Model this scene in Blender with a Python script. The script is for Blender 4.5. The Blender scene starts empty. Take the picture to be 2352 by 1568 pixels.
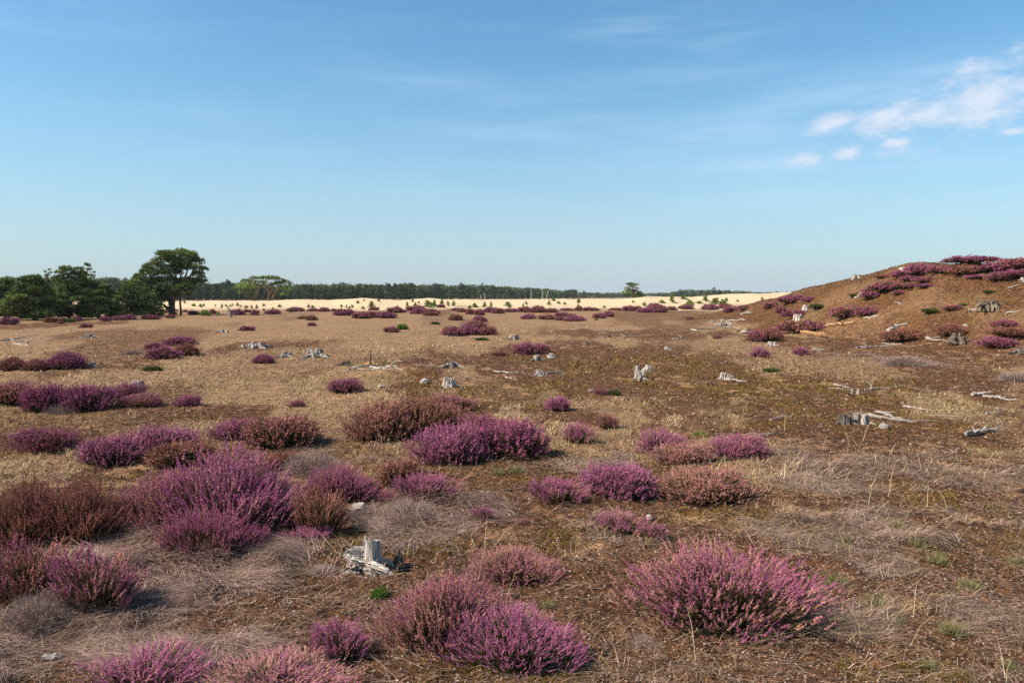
import bpy, math
import numpy as np
R = math.radians
rng = np.random.default_rng(11)
scene = bpy.context.scene
COL = scene.collection
F = 1829.0            # focal length in units of a 2352 wide frame (28 mm on a 36 mm sensor)
CAMH = 1.75
HOR = 680.0           # horizon row in that frame
PITCH = math.atan((784 - HOR) / F)

# ------------------------------------------------------------------ camera, sky, sun, exposure
cam = bpy.data.cameras.new('camera')
cam.lens = 28; cam.sensor_width = 36; cam.clip_start = 0.05; cam.clip_end = 20000
camo = bpy.data.objects.new('camera', cam); COL.objects.link(camo)
camo.location = (0, 0, CAMH); camo.rotation_euler = (math.pi / 2 - PITCH, 0, 0)
scene.camera = camo

SUN_EL, SUN_AZ = 42.0, -104.0        # azimuth clockwise from +Y: left of the view, a little behind the camera
sd = (math.sin(R(SUN_AZ)) * math.cos(R(SUN_EL)), math.cos(R(SUN_AZ)) * math.cos(R(SUN_EL)), math.sin(R(SUN_EL)))
sl = bpy.data.lights.new('sun', 'SUN'); sl.energy = 5.0; sl.angle = R(0.5); sl.color = (1.0, 0.895, 0.75)
so = bpy.data.objects.new('sun', sl); COL.objects.link(so)
from mathutils import Vector
so.rotation_euler = Vector(sd).to_track_quat('Z', 'Y').to_euler(); so.location = (-20, -5, 30)

SKY = 0.13
def N(nt, t, **kw):
    n = nt.nodes.new(t)
    for k, v in kw.items():
        if k == 'i':
            for a, b in v.items():
                if hasattr(b, 'is_linked') and hasattr(b, 'links'): nt.links.new(b, n.inputs[a])
                else: n.inputs[a].default_value = b
        else: setattr(n, k, v)
    return n
def M(nt, op, a, b=0.0, c=None, clamp=False):
    n = N(nt, 'ShaderNodeMath', operation=op, use_clamp=clamp)
    for k, v in enumerate((a, b) if c is None else (a, b, c)):
        if isinstance(v, (int, float)): n.inputs[k].default_value = v
        else: nt.links.new(v, n.inputs[k])
    return n.outputs[0]
def MIX(nt, f, a, b, mode='MIX'):
    n = N(nt, 'ShaderNodeMix', data_type='RGBA', blend_type=mode)
    for k, v in ((0, f), (6, a), (7, b)):
        if isinstance(v, (int, float)): n.inputs[k].default_value = v
        elif isinstance(v, tuple): n.inputs[k].default_value = (v[0], v[1], v[2], 1)
        else: nt.links.new(v, n.inputs[k])
    return n.outputs[2]
def SS(nt, v, a, b):
    n = N(nt, 'ShaderNodeMapRange', interpolation_type='SMOOTHSTEP')
    n.inputs[1].default_value = a; n.inputs[2].default_value = b; nt.links.new(v, n.inputs[0]); return n.outputs[0]
def NOISE(nt, vec, scale, detail=4.0, rough=0.55, dist=0.0):
    n = N(nt, 'ShaderNodeTexNoise'); nt.links.new(vec, n.inputs['Vector'])
    n.inputs['Scale'].default_value = scale; n.inputs['Detail'].default_value = detail
    n.inputs['Roughness'].default_value = rough; n.inputs['Distortion'].default_value = dist
    return n.outputs[0]
def MAPV(nt, vec, loc=(0, 0, 0), rot=(0, 0, 0), sc=(1, 1, 1), typ='POINT'):
    n = N(nt, 'ShaderNodeMapping', vector_type=typ); nt.links.new(vec, n.inputs[0])
    n.inputs[1].default_value = loc; n.inputs[2].default_value = rot; n.inputs[3].default_value = sc
    return n.outputs[0]

def pxdir(X, Y):
    a, b = (X - 1176) / F, (784 - Y) / F
    c, s = math.cos(PITCH), math.sin(PITCH)
    v = np.array([a, c + b * s, -s + b * c]); return v
def azel(X, Y):
    v = pxdir(X, Y); v = v / np.linalg.norm(v)
    return math.atan2(v[0], v[1]), math.asin(v[2])

w = bpy.data.worlds.new('World'); scene.world = w; w.use_nodes = True
nt = w.node_tree; nt.nodes.clear()
sky = N(nt, 'ShaderNodeTexSky', sky_type='NISHITA', sun_disc=False)
sky.sun_elevation = R(SUN_EL); sky.sun_rotation = R(SUN_AZ); sky.altitude = 0
sky.air_density = 1.0; sky.dust_density = 1.0; sky.ozone_density = 1.6
tc = N(nt, 'ShaderNodeTexCoord')
sep = N(nt, 'ShaderNodeSeparateXYZ'); nt.links.new(tc.outputs['Generated'], sep.inputs[0])
A = M(nt, 'ARCTAN2', sep.outputs[0], sep.outputs[1]); E = M(nt, 'ARCSINE', sep.outputs[2])
comb = N(nt, 'ShaderNodeCombineXYZ'); nt.links.new(A, comb.inputs[0]); nt.links.new(E, comb.inputs[1])
ae = comb.outputs[0]
PUFFS = [(2265, 218, -21, 235, 70), (2385, 190, -15, 140, 80), (2110, 262, -14, 170, 52), (2045, 270, 0, 80, 34), (1905, 286, -10, 66, 28), (1842, 366, 0, 52, 21),
         (1950, 349, -8, 48, 20), (2055, 326, 0, 44, 16), (2330, 300, 0, 32, 10)]
mx = None
for X, Y, rot, sx, sy in PUFFS:
    a0, e0 = azel(X, Y)
    v = MAPV(nt, ae, (a0, e0, 0), (0, 0, R(-rot)), (sx / F, sy / F, 1), 'TEXTURE')
    ln = N(nt, 'ShaderNodeVectorMath', operation='LENGTH'); nt.links.new(v, ln.inputs[0])
    g = M(nt, 'SUBTRACT', 1.0, ln.outputs['Value'])
    mx = g if mx is None else M(nt, 'MAXIMUM', mx, g)
mx = M(nt, 'MAXIMUM', mx, -1.0)
nz = NOISE(nt, MAPV(nt, ae, (0, 0, 0), (0, 0, R(-16)), (0.62, 1.3, 1)), 30, 10, 0.66, 0.1)
nz2 = NOISE(nt, MAPV(nt, ae, (3, 1, 0)), 60, 6, 0.6)
cum = M(nt, 'ADD', mx, M(nt, 'MULTIPLY', M(nt, 'SUBTRACT', nz, 0.50), 2.9))
cumf = SS(nt, cum, -0.05, 0.95)
body = SS(nt, M(nt, 'ADD', cum, M(nt, 'MULTIPLY', M(nt, 'SUBTRACT', nz2, 0.5), 1.2)), 0.25, 1.25)
cumf = M(nt, 'MULTIPLY', cumf, 0.66)
# thin streaky cirrus, rising gently to the right
ci = NOISE(nt, MAPV(nt, ae, (0, 0, 0), (0, 0, R(-13)), (1.6, 13, 1)), 1.7, 7, 0.55, 0.15)
ci2 = NOISE(nt, MAPV(nt, ae, (4, 2, 0), (0, 0, R(-6)), (1.0, 4.0, 1)), 1.6, 4, 0.5, 0.3)
cirr = M(nt, 'MULTIPLY', SS(nt, ci, 0.40, 0.80), SS(nt, ci2, 0.36, 0.66))
cirr = M(nt, 'MULTIPLY', M(nt, 'MULTIPLY', cirr, 0.40), M(nt, 'ADD', 0.35, SS(nt, A, -0.5, 0.45)))
cirr = M(nt, 'MULTIPLY', cirr, SS(nt, E, 0.02, 0.14), clamp=True)
k = 1.0 / SKY
skyc = MIX(nt, 1.0, sky.outputs[0], (0.46, 0.73, 0.79), 'MULTIPLY')
# milky brightening towards the horizon comes with the thin high haze
hz = M(nt, 'POWER', M(nt, 'SUBTRACT', 1.0, SS(nt, E, -0.12, 0.36)), 1.3)
skyc = MIX(nt, M(nt, 'MULTIPLY', hz, 0.90), skyc, (0.36 * k, 0.395 * k, 0.465 * k))
skyc = MIX(nt, cirr, skyc, (0.46 * k, 0.56 * k, 0.70 * k))
ccol = MIX(nt, body, (0.44 * k, 0.48 * k, 0.57 * k), (0.56 * k, 0.57 * k, 0.61 * k))
skyc = MIX(nt, cumf, skyc, ccol)
bg = N(nt, 'ShaderNodeBackground'); bg.inputs[1].default_value = SKY; nt.links.new(skyc, bg.inputs[0])
ow = N(nt, 'ShaderNodeOutputWorld'); nt.links.new(bg.outputs[0], ow.inputs[0])

vs = scene.view_settings
vs.view_transform = 'Standard'; vs.look = 'None'; vs.exposure = 0.72; vs.gamma = 1.0; vs.use_curve_mapping = False
cy = scene.cycles
cy.max_bounces = 5; cy.diffuse_bounces = 3; cy.glossy_bounces = 1; cy.transmission_bounces = 2; cy.transparent_max_bounces = 4
cy.use_denoising = False

# ------------------------------------------------------------------ noise and terrain
def smooth(a, b, v):
    t = np.clip((v - a) / (b - a), 0, 1); return t * t * (3 - 2 * t)
def vn(x, y, s=0):
    x = np.asarray(x, float); y = np.asarray(y, float)
    xi = np.floor(x).astype(np.int64); yi = np.floor(y).astype(np.int64)
    u = x - xi; v = y - yi; u = u * u * (3 - 2 * u); v = v * v * (3 - 2 * v)
    def h(i, j):
        n = (i * 374761393 + j * 668265263 + s * 144269504) & 0x7fffffff
        n = ((n ^ (n >> 13)) * 1274126177) & 0x7fffffff
        n = ((n ^ (n >> 15)) * 668265263) & 0x7fffffff
        return ((n ^ (n >> 16)) & 0xffff) / 65535.0
    a, b, c, d = h(xi, yi), h(xi + 1, yi), h(xi, yi + 1), h(xi + 1, yi + 1)
    return (a * (1 - u) + b * u) * (1 - v) + (c * (1 - u) + d * u) * v
def fbm(x, y, o=4, s=0, g=0.5):
    t = 0; a = 1; n = 0
    for k in range(o):
        t = t + a * vn(x * 2 ** k, y * 2 ** k, s + 17 * k); n += a; a *= g
    return t / n

CREST_X = [-4000, 0, 330, 450, 600, 730, 830, 1020, 1160, 1300, 1560, 1680, 1780, 1930, 2080, 2160, 2260, 2340, 2700, 6000]
CREST_X = [-3000, 0, 330, 420, 480, 620, 700, 760, 830, 920, 990, 1060, 1230, 1430, 1482, 1525, 1600, 1655, 1705, 1800, 2100, 5000]
CREST_Y = [ 695, 700, 698, 692, 690.5, 690.5, 689, 691, 686, 689, 687, 689, 688, 686, 680.5, 681.5, 683, 678, 676, 674, 673, 680]
PK = dict(x=[1500, 1640, 1720, 1810, 1860, 1950, 2010, 2080, 2140, 2200, 2352, 2600, 3200, 4200],
          yp=[60, 56, 53, 50, 48, 44, 42, 40, 38, 36.5, 33, 32, 32, 34],
          yt=[52, 49, 43, 38, 35.5, 31.5, 30, 28, 26.5, 25.5, 23, 22, 21, 22],
          sil=[716, 712, 698, 676, 661, 639, 627, 611, 602, 606, 612, 617, 645, 690])
def mound(x, y):
    yy = np.maximum(y, 0.5)
    X = 1176 + x / yy * F
    X = np.where(y < 0.5, 9999, X)
    yp = np.interp(X, PK['x'], PK['yp']); yt = np.interp(X, PK['x'], PK['yt']); sil = np.interp(X, PK['x'], PK['sil'])
    amp = np.maximum(CAMH + (HOR - sil) / F * yp, 0) * smooth(1480, 1760, X) * smooth(5200, 3600, X)
    t = (y - yt) / (yp - yt)
    up = np.clip(t, 0, 1); s = up * up * (3 - 2 * up) * 0.6 + up * 0.4 * smooth(0, 0.35, up)
    dn = 1 - smooth(0, 1, (y - yp) / 26.0) * 0.95
    return np.where(t < 1, amp * s, amp * dn) * (y > 1)
def H(x, y, fine=True):
    x = np.asarray(x, float); y = np.asarray(y, float)
    r = np.hypot(x, y)
    z = (fbm(x / 9, y / 9, 2, 3) - 0.5) * 0.22 * smooth(4, 16, r)
    z = z + (fbm(x / 2.1, y / 2.1, 2, 5) - 0.5) * 0.07 * smooth(2, 6, r)
    X = 1176 + x / np.maximum(y, 1) * F
    crest = CAMH + (HOR - np.interp(X, CREST_X, CREST_Y)) / F * 135
    s = smooth(94, 135, y) * (crest + 0.0) + (fbm(x / 7, y / 5, 4, 9, .6) - 0.5) * 0.85 * smooth(98, 112, y) * smooth(150, 128, y)
    back = 0.2 + 0.0 * y
    s = np.where(y > 135, back + (s - back) * (1 - smooth(137, 185, y)), s)
    z = z * smooth(160, 90, y) + s * smooth(90, 100, y)
    m = mound(x, y)
    z = z + m + (fbm(x / 1.7, y / 1.7, 5, 21, .6) - 0.5) * 0.50 * smooth(0.1, 0.9, m)
    # small mossy hump in the middle distance
    z = z + 0.20 * np.exp(-((x + 2.2) / 0.95) ** 2 - ((y - 17.0) / 0.7) ** 2)
    if fine:
        z = z + (fbm(x / 0.42, y / 0.42, 3, 31, 0.55) - 0.5) * 0.065 * smooth(60, 15, r)
        z = z + (fbm(x / 0.085, y / 0.085, 2, 41) - 0.5) * 0.034 * smooth(16, 7, r)
    return z
TS = np.geomspace(2.0, 420.0, 4000)
def at(X, Y):
    d = pxdir(X, Y); px = d[0] * TS; py = d[1] * TS; pz = CAMH + d[2] * TS
    g = H(px, py, False); i = np.nonzero(pz < g)[0]
    if len(i) == 0: i = [np.argmin(pz - g)]
    i = max(int(i[0]), 1); return np.array([px[i], py[i], g[i]])
def lev(X, Y, D):      # the height that row Y has over the distance D
    d = pxdir(X, Y); t = D / d[1]; return CAMH + d[2] * t

# ------------------------------------------------------------------ mesh helpers
def mk(name, V, Fc, mats=(), attrs=None, k=3, smoothf=False, mi=None):
    V = np.asarray(V, np.float32); Fc = np.asarray(Fc, np.int32).reshape(-1, k)
    me = bpy.data.meshes.new(name)
    me.vertices.add(len(V)); me.vertices.foreach_set('co', V.ravel())
    me.loops.add(Fc.size); me.loops.foreach_set('vertex_index', Fc.ravel())
    me.polygons.add(len(Fc)); me.polygons.foreach_set('loop_start', np.arange(0, Fc.size, k, dtype=np.int32))
    if mi is not None: me.polygons.foreach_set('material_index', np.asarray(mi, np.int32))
    me.polygons.foreach_set('use_smooth', np.full(len(Fc), smoothf, bool))
    for m in mats: me.materials.append(m)
    me.update(calc_edges=True)
    for an, av in (attrs or {}).items():
        av = np.asarray(av, np.float32)
        if av.ndim == 1: me.attributes.new(an, 'FLOAT', 'POINT').data.foreach_set('value', av)
        elif av.shape[1] == 3: me.attributes.new(an, 'FLOAT_VECTOR', 'POINT').data.foreach_set('vector', av.ravel())
    return me
class MB:
    def __init__(s): s.v = []; s.f = []; s.a = {}; s.n = 0; s.m = []
    def add(s, V, Fc, mat=0, **at_):
        V = np.asarray(V, float).reshape(-1, 3); s.v.append(V); Fc = np.asarray(Fc, int).reshape(-1, 3); s.f.append(Fc + s.n); s.n += len(V)
        s.m.append(np.full(len(Fc), mat))
        for k_, v in at_.items():
            v = np.asarray(v, float)
            if v.ndim == 0: v = np.full(len(V), float(v))
            s.a.setdefault(k_, []).append(v)
        return s
    def mesh(s, name, mats, smoothf=False):
        return mk(name, np.concatenate(s.v), np.concatenate(s.f), mats, {k_: np.concatenate(v) for k_, v in s.a.items()}, 3, smoothf, np.concatenate(s.m))
def nrm(v): return v / np.maximum(np.linalg.norm(v, axis=-1, keepdims=True), 1e-9)
TET = np.array([[1, 1, 1], [1, -1, -1], [-1, 1, -1], [-1, -1, 1]]) / 1.732
TETF = np.array([[0, 1, 2], [0, 3, 1], [0, 2, 3], [1, 3, 2]])
def randrot(n, g):
    a = nrm(g.normal(size=(n, 3))); b = g.normal(size=(n, 3)); b = nrm(b - a * np.sum(a * b, 1, keepdims=True)); c = np.cross(a, b)
    return np.stack([a, b, c], 1)
def tets(C, size, g, axis=None, stretch=1.0, flat=None):
    n = len(C); Rm = randrot(n, g)
    P = np.einsum('ij,njk->nik', TET, Rm) * np.asarray(size).reshape(-1, 1, 1)
    if axis is not None:
        d = np.einsum('nij,nj->ni', P, axis); P = P + d[..., None] * axis[:, None, :] * (stretch - 1)
    if flat is not None: P[..., 2] *= flat
    V = (C[:, None, :] + P).reshape(-1, 3)
    Fc = (TETF[None] + (np.arange(n) * 4)[:, None, None]).reshape(-1, 3)
    return V, Fc
def spray(C, axis, k, L, W, spread, g, face=False):
    """k narrow triangles springing from every centre"""
    n = len(C); L = np.broadcast_to(np.asarray(L, float), (n,)); W = np.broadcast_to(np.asarray(W, float), (n,))
    C = np.repeat(C, k, 0); A_ = np.repeat(axis, k, 0); L = np.repeat(L, k) * g.uniform(0.65, 1.15, n * k); W = np.repeat(W, k)
    d = nrm(A_ + g.normal(size=(n * k, 3)) * spread)
    s = nrm(np.cross(d, A_ + g.normal(size=(n * k, 3)) * (.45 if face else 50))) * (W / 2)[:, None]
    V = np.stack([C - s, C + s, C + d * L[:, None]], 1).reshape(-1, 3)
    return V, np.arange(n * k * 3).reshape(-1, 3)
def blades(Rt, ang, L, Wd, rise, curl, g):
    """bent blades: root pair, middle pair, tip"""
    n = len(Rt); d = np.stack([np.cos(ang), np.sin(ang), np.zeros(n)], 1); s = np.stack([-np.sin(ang), np.cos(ang), np.zeros(n)], 1) * (Wd / 2)[:, None]
    up = np.array([0, 0, 1.0]); jit = g.normal(size=(n, 3)) * 0.12 * L[:, None]; jit[:, 2] *= 0.25
    mid = Rt + d * (L * 0.5)[:, None] * (1 - 0.5 * rise)[:, None] + up * (L * 0.55 * rise)[:, None] + jit * 0.5
    tip = mid + d * (L * 0.5)[:, None] + up * (L * 0.5 * (rise - curl))[:, None] + jit
    V = np.stack([Rt - s, Rt + s, mid - s * .8, mid + s * .8, tip], 1).reshape(-1, 3)
    o = (np.arange(n) * 5)[:, None, None]
    Fc = (np.array([[0, 1, 3], [0, 3, 2], [2, 3, 4]])[None] + o).reshape(-1, 3)
    return V, Fc
def tube(path, rad, ns=10, rough=0.0, g=None, cap=True, ridges=0):
    P = np.asarray(path, float); n = len(P); rad = np.broadcast_to(np.asarray(rad, float), (n,))
    T = nrm(np.gradient(P, axis=0)); ref = np.array([0.31, 0.2, 0.93]) if abs(T[0, 2]) < 0.8 else np.array([1.0, 0.1, 0.05])
    a = nrm(np.cross(T, ref)); b = np.cross(T, a)
    th = np.linspace(0, 2 * math.pi, ns, endpoint=False)
    rr = np.ones((n, ns))
    if g is not None and rough > 0:
        prof = np.cumsum(g.normal(size=(n, ns)) * 0.35, 0) + g.normal(size=(1, ns)) * 1.1
        rr = 1 + rough * np.clip(prof, -2, 2)
    V = P[:, None] + (rad[:, None] * rr)[..., None] * (np.cos(th)[None, :, None] * a[:, None] + np.sin(th)[None, :, None] * b[:, None])
    wv = np.stack([np.broadcast_to(np.cos(th), (n, ns)), np.broadcast_to(np.sin(th), (n, ns)),
                   np.broadcast_to((np.concatenate([[0], np.cumsum(np.linalg.norm(np.diff(P, axis=0), axis=1))]) * 1.0)[:, None], (n, ns))], -1)
    V = V.reshape(-1, 3); wv = wv.reshape(-1, 3); f = []
    for i in range(n - 1):
        for j in range(ns):
            q = i * ns + j; r_ = i * ns + (j + 1) % ns; f += [(q, r_, r_ + ns), (q, r_ + ns, q + ns)]
    if cap:
        for i in (0, n - 1):
            V = np.vstack([V, P[i]]); wv = np.vstack([wv, [0, 0, 5.0 + i]]); c = len(V) - 1
            for j in range(ns):
                q, r_ = i * ns + j, i * ns + (j + 1) % ns
                f.append((c, r_, q) if i == 0 else (c, q, r_))
    return V, np.array(f), wv

# ------------------------------------------------------------------ objects
def tag(o, label=None, cat=None, group=None, kind=None):
    if label: o['label'] = label
    if cat: o['category'] = cat
    if group: o['group'] = group
    if kind: o['kind'] = kind
    return o
def ob(name, me, parent=None):
    o = bpy.data.objects.new(name, me); COL.objects.link(o)
    if parent is not None: o.parent = parent
    return o
def empty(name, loc, rz=0.0, sc=(1, 1, 1)):
    o = bpy.data.objects.new(name, None); COL.objects.link(o); o.empty_display_size = 0.1
    o.location = loc; o.rotation_euler = (0, 0, rz); o.scale = sc; return o

# ------------------------------------------------------------------ materials
def newmat(name):
    m = bpy.data.materials.new(name); m.use_nodes = True; t = m.node_tree; t.nodes.clear()
    b = N(t, 'ShaderNodeBsdfPrincipled'); o = N(t, 'ShaderNodeOutputMaterial'); t.links.new(b.outputs[0], o.inputs[0])
    b.inputs['Roughness'].default_value = 0.8; b.inputs['Specular IOR Level'].default_value = 0.2
    return m, t, b
def ATT(t, name, typ='GEOMETRY', out='Fac'):
    n = N(t, 'ShaderNodeAttribute', attribute_type=typ, attribute_name=name); return n.outputs[out]
def set_c(t, b, c): t.links.new(c, b.inputs['Base Color'])

def mat_bloom():
    m, t, b = newmat('heather_bloom')
    rnd = ATT(t, 'rnd'); tv = ATT(t, 'tv'); fade = ATT(t, 'fade', 'OBJECT'); tone = ATT(t, 'tone', 'OBJECT')
    pur = MIX(t, tone, (0.275, 0.054, 0.128), (0.50, 0.155, 0.275))
    pur = MIX(t, SS(t, rnd, 0.0, 1.0), MIX(t, 0.40, pur, (0.12, 0.018, 0.060)), MIX(t, 0.30, pur, (0.62, 0.23, 0.41)))
    tan = MIX(t, rnd, MIX(t, tone, (0.15, 0.040, 0.030), (0.26, 0.085, 0.050)), MIX(t, tone, (0.34, 0.120, 0.080), (0.60, 0.33, 0.235)))
    f = M(t, 'ADD', M(t, 'MULTIPLY', fade, 1.5), M(t, 'MULTIPLY', M(t, 'SUBTRACT', rnd, 0.70), 1.15))
    f = M(t, 'SUBTRACT', f, M(t, 'MULTIPLY', tv, 0.35))
    set_c(t, b, MIX(t, SS(t, f, 0.0, 0.6), pur, tan)); return m
def mat_rnd(name, lo, hi, rough=0.8, vary=False):
    m, t, b = newmat(name); c = MIX(t, ATT(t, 'rnd'), lo, hi)
    if vary:
        oi = N(t, 'ShaderNodeObjectInfo'); c = MIX(t, oi.outputs['Random'], MIX(t, 1.0, c, (.62, .68, .66), 'MULTIPLY'), MIX(t, 1.0, c, (1.22, 1.25, 1.08), 'MULTIPLY'))
    set_c(t, b, c); b.inputs['Roughness'].default_value = rough
    return m
def mat_leaf():
    m, t, b = newmat('heather_leaf')
    rnd = ATT(t, 'rnd'); gr = ATT(t, 'green', 'OBJECT')
    g = MIX(t, rnd, (0.022, 0.027, 0.007), (0.125, 0.140, 0.028))
    br = MIX(t, rnd, (0.050, 0.028, 0.016), (0.16, 0.085, 0.045))
    set_c(t, b, MIX(t, gr, br, g)); return m
def mat_twig(name, lo, hi):
    return mat_rnd(name, lo, hi, 0.9)
def mat_wood(name, light, mid, dark):
    m, t, b = newmat(name)
    wv = ATT(t, 'wv', out='Vector')
    oi = N(t, 'ShaderNodeObjectInfo')
    off = N(t, 'ShaderNodeVectorMath', operation='MULTIPLY_ADD'); t.links.new(oi.outputs['Random'], off.inputs[0]); off.inputs[1].default_value = (31, 17, 9); t.links.new(wv, off.inputs[2])
    v = MAPV(t, off.outputs[0], sc=(3.5, 3.5, 2.2))
    n1 = NOISE(t, v, 2.2, 7, 0.65); n2 = NOISE(t, MAPV(t, off.outputs[0], sc=(0.8, 0.8, 5)), 1.5, 4, 0.6); n3 = NOISE(t, MAPV(t, off.outputs[0], sc=(11, 11, 3)), 1.6, 4, 0.6)
    c = MIX(t, SS(t, n1, 0.38, 0.58), dark, light)
    c = MIX(t, M(t, 'MULTIPLY', SS(t, NOISE(t, off.outputs[0], 1.1, 3, 0.6), 0.56, 0.66), 0.5), c, dark)
    c = MIX(t, M(t, 'MULTIPLY', SS(t, n2, 0.42, 0.72), 0.75), c, mid)
    c = MIX(t, M(t, 'MULTIPLY', SS(t, n3, 0.56, 0.66), 0.8), c, dark)
    set_c(t, b, c); b.inputs['Roughness'].default_value = 0.9
    bm_ = N(t, 'ShaderNodeBump'); bm_.inputs['Strength'].default_value = 0.7; bm_.inputs['Distance'].default_value = 0.02
    t.links.new(n1, bm_.inputs['Height']); t.links.new(bm_.outputs[0], b.inputs['Normal']); return m
def mat_col(name):
    m, t, b = newmat(name); set_c(t, b, ATT(t, 'col', out='Color')); b.inputs['Roughness'].default_value = 0.85; return m

MB_BLOOM, M_LEAF = mat_bloom(), mat_leaf()
M_DRY = mat_twig('dry_heather_twigs', (0.13, 0.080, 0.066), (0.46, 0.33, 0.28))
M_WOOD = mat_wood('weathered_wood', (0.54, 0.465, 0.40), (0.26, 0.195, 0.155), (0.04, 0.028, 0.02))
M_WOODW = mat_wood('bleached_wood', (0.70, 0.62, 0.55), (0.42, 0.34, 0.28), (0.08, 0.052, 0.038))
M_WOODD = mat_wood('rotten_wood', (0.24, 0.185, 0.15), (0.10, 0.07, 0.055), (0.02, 0.014, 0.011))
M_WOODO = mat_wood('freshly_split_wood', (0.52, 0.27, 0.105), (0.42, 0.31, 0.22), (0.12, 0.055, 0.022))
M_WOODM = mat_wood('mossy_old_wood', (0.25, 0.19, 0.135), (0.13, 0.085, 0.045), (0.03, 0.02, 0.012))
M_BARK = mat_wood('pine_bark', (0.16, 0.11, 0.08), (0.09, 0.06, 0.045), (0.03, 0.02, 0.016))
M_BARKO = mat_wood('orange_pine_bark', (0.42, 0.22, 0.12), (0.28, 0.13, 0.07), (0.10, 0.05, 0.03))
M_NEEDLE = mat_rnd('pine_needles', (0.022, 0.034, 0.010), (0.26, 0.32, 0.085))
M_NEEDLEF = mat_rnd('far_pine_needles', (0.022, 0.034, 0.016), (0.140, 0.170, 0.070), vary=True)
M_SAP = mat_rnd('sapling_needles', (0.075, 0.115, 0.020), (0.26, 0.32, 0.060))
M_GREEN = mat_rnd('bright_green_leaves', (0.055, 0.11, 0.015), (0.16, 0.26, 0.035))
M_GRASSG = mat_rnd('green_grass', (0.085, 0.090, 0.032), (0.30, 0.265, 0.115))
M_COL = mat_col('litter_and_blades')

def mat_ground():
    m, t, b = newmat('heath_ground')
    pos = N(t, 'ShaderNodeNewGeometry').outputs['Position']
    n1 = NOISE(t, pos, 5, 9, 0.72); n2 = NOISE(t, pos, 11, 9, 0.78); n3 = NOISE(t, pos, 1.3, 4, 0.6); n4 = NOISE(t, pos, 95, 3, 0.7)
    nst = NOISE(t, MAPV(t, pos, sc=(0.35, 1.3, 1)), 1.0, 5, 0.65)
    soil = MIX(t, SS(t, n2, 0.36, 0.64), (0.023, 0.0098, 0.0046), (0.178, 0.076, 0.033))
    soil = MIX(t, M(t, 'MULTIPLY', SS(t, n1, 0.52, 0.66), 0.70), soil, (0.25, 0.128, 0.068))
    soil = MIX(t, M(t, 'MULTIPLY', SS(t, n3, 0.5, 0.75), 0.35), soil, (0.050, 0.028, 0.016))
    moss = MIX(t, SS(t, n2, 0.3, 0.7), (0.043, 0.023, 0.007), (0.200, 0.098, 0.026))
    straw = MIX(t, SS(t, n1, 0.3, 0.7), (0.138, 0.075, 0.040), (0.365, 0.210, 0.108))
    straw = MIX(t, M(t, 'MULTIPLY', SS(t, n2, 0.5, 0.8), 0.6), straw, (0.44, 0.30, 0.165))
    straw = MIX(t, M(t, 'MULTIPLY', SS(t, nst, 0.44, 0.66), 0.55), straw, (0.15, 0.082, 0.056))
    straw = MIX(t, M(t, 'MULTIPLY', SS(t, NOISE(t, MAPV(t, pos, sc=(.22, .34, 1)), 1.0, 5, 0.6), 0.50, 0.66), 0.55), straw, (0.185, 0.135, 0.058))
    mauve = MIX(t, SS(t, n2, 0.3, 0.7), (0.070, 0.036, 0.026), (0.25, 0.155, 0.115))
    sand = MIX(t, SS(t, n1, 0.3, 0.7), (0.49, 0.355, 0.215), (0.61, 0.46, 0.295))
    c = MIX(t, ATT(t, 'moss'), soil, moss)
    c = MIX(t, ATT(t, 'mauve'), c, mauve)
    c = MIX(t, ATT(t, 'straw'), c, straw)
    c = MIX(t, M(t, 'MULTIPLY', ATT(t, 'pale'), SS(t, n1, 0.36, 0.62)), c, (0.46, 0.265, 0.135))
    c = MIX(t, ATT(t, 'sand'), c, sand)
    c = MIX(t, M(t, 'MULTIPLY', SS(t, n4, 0.50, 0.75), 0.30), c, (0.02, 0.012, 0.008))
    set_c(t, b, c); b.inputs['Roughness'].default_value = 0.95; b.inputs['Specular IOR Level'].default_value = 0.1
    bm_ = N(t, 'ShaderNodeBump'); bm_.inputs['Strength'].default_value = 0.8; bm_.inputs['Distance'].default_value = 0.03
    t.links.new(M(t, 'ADD', n2, M(t, 'MULTIPLY', n4, 0.5)), bm_.inputs['Height']); t.links.new(bm_.outputs[0], b.inputs['Normal']); return m
M_GROUND = mat_ground()

# ------------------------------------------------------------------ what grows where on the ground
def patch(X, Y, wd, ht):
    c = at(X, Y); n_, f_ = at(X, min(Y + ht / 2, 1567)), at(X, Y - ht / 2)
    return (c[0], (n_[1] + f_[1]) / 2, wd / 2 * c[1] / F, max((f_[1] - n_[1]) / 2, 0.2))
BROWN = [patch(*p) for p in [(1560, 910, 1500, 260), (1150, 835, 700, 70), (640, 797, 260, 40), (450, 955, 330, 60), (2050, 1000, 900, 110), (150, 745, 260, 22),
                             (2000, 810, 900, 110), (1500, 770, 500, 30), (100, 1010, 260, 50), (620, 1000, 220, 60), (270, 840, 220, 26), (1750, 755, 200, 22), (2150, 880, 700, 170), (1950, 830, 500, 90)]]
MAUVE = [patch(*p) for p in [(300, 1350, 640, 270), (60, 1440, 360, 220), (980, 1190, 330, 130), (720, 1060, 260, 120), (1290, 1045, 330, 70), (2060, 1110, 760, 190),
                             (1950, 1225, 420, 160), (2180, 1440, 480, 150), (1480, 1205, 260, 70), (870, 1040, 200, 60),
                             (2250, 1270, 300, 90), (430, 1490, 400, 90), (2050, 830, 260, 45), (650, 715, 700, 14), (900, 735, 700, 14), (700, 1560, 300, 60), (1850, 1420, 200, 120)]]
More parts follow.
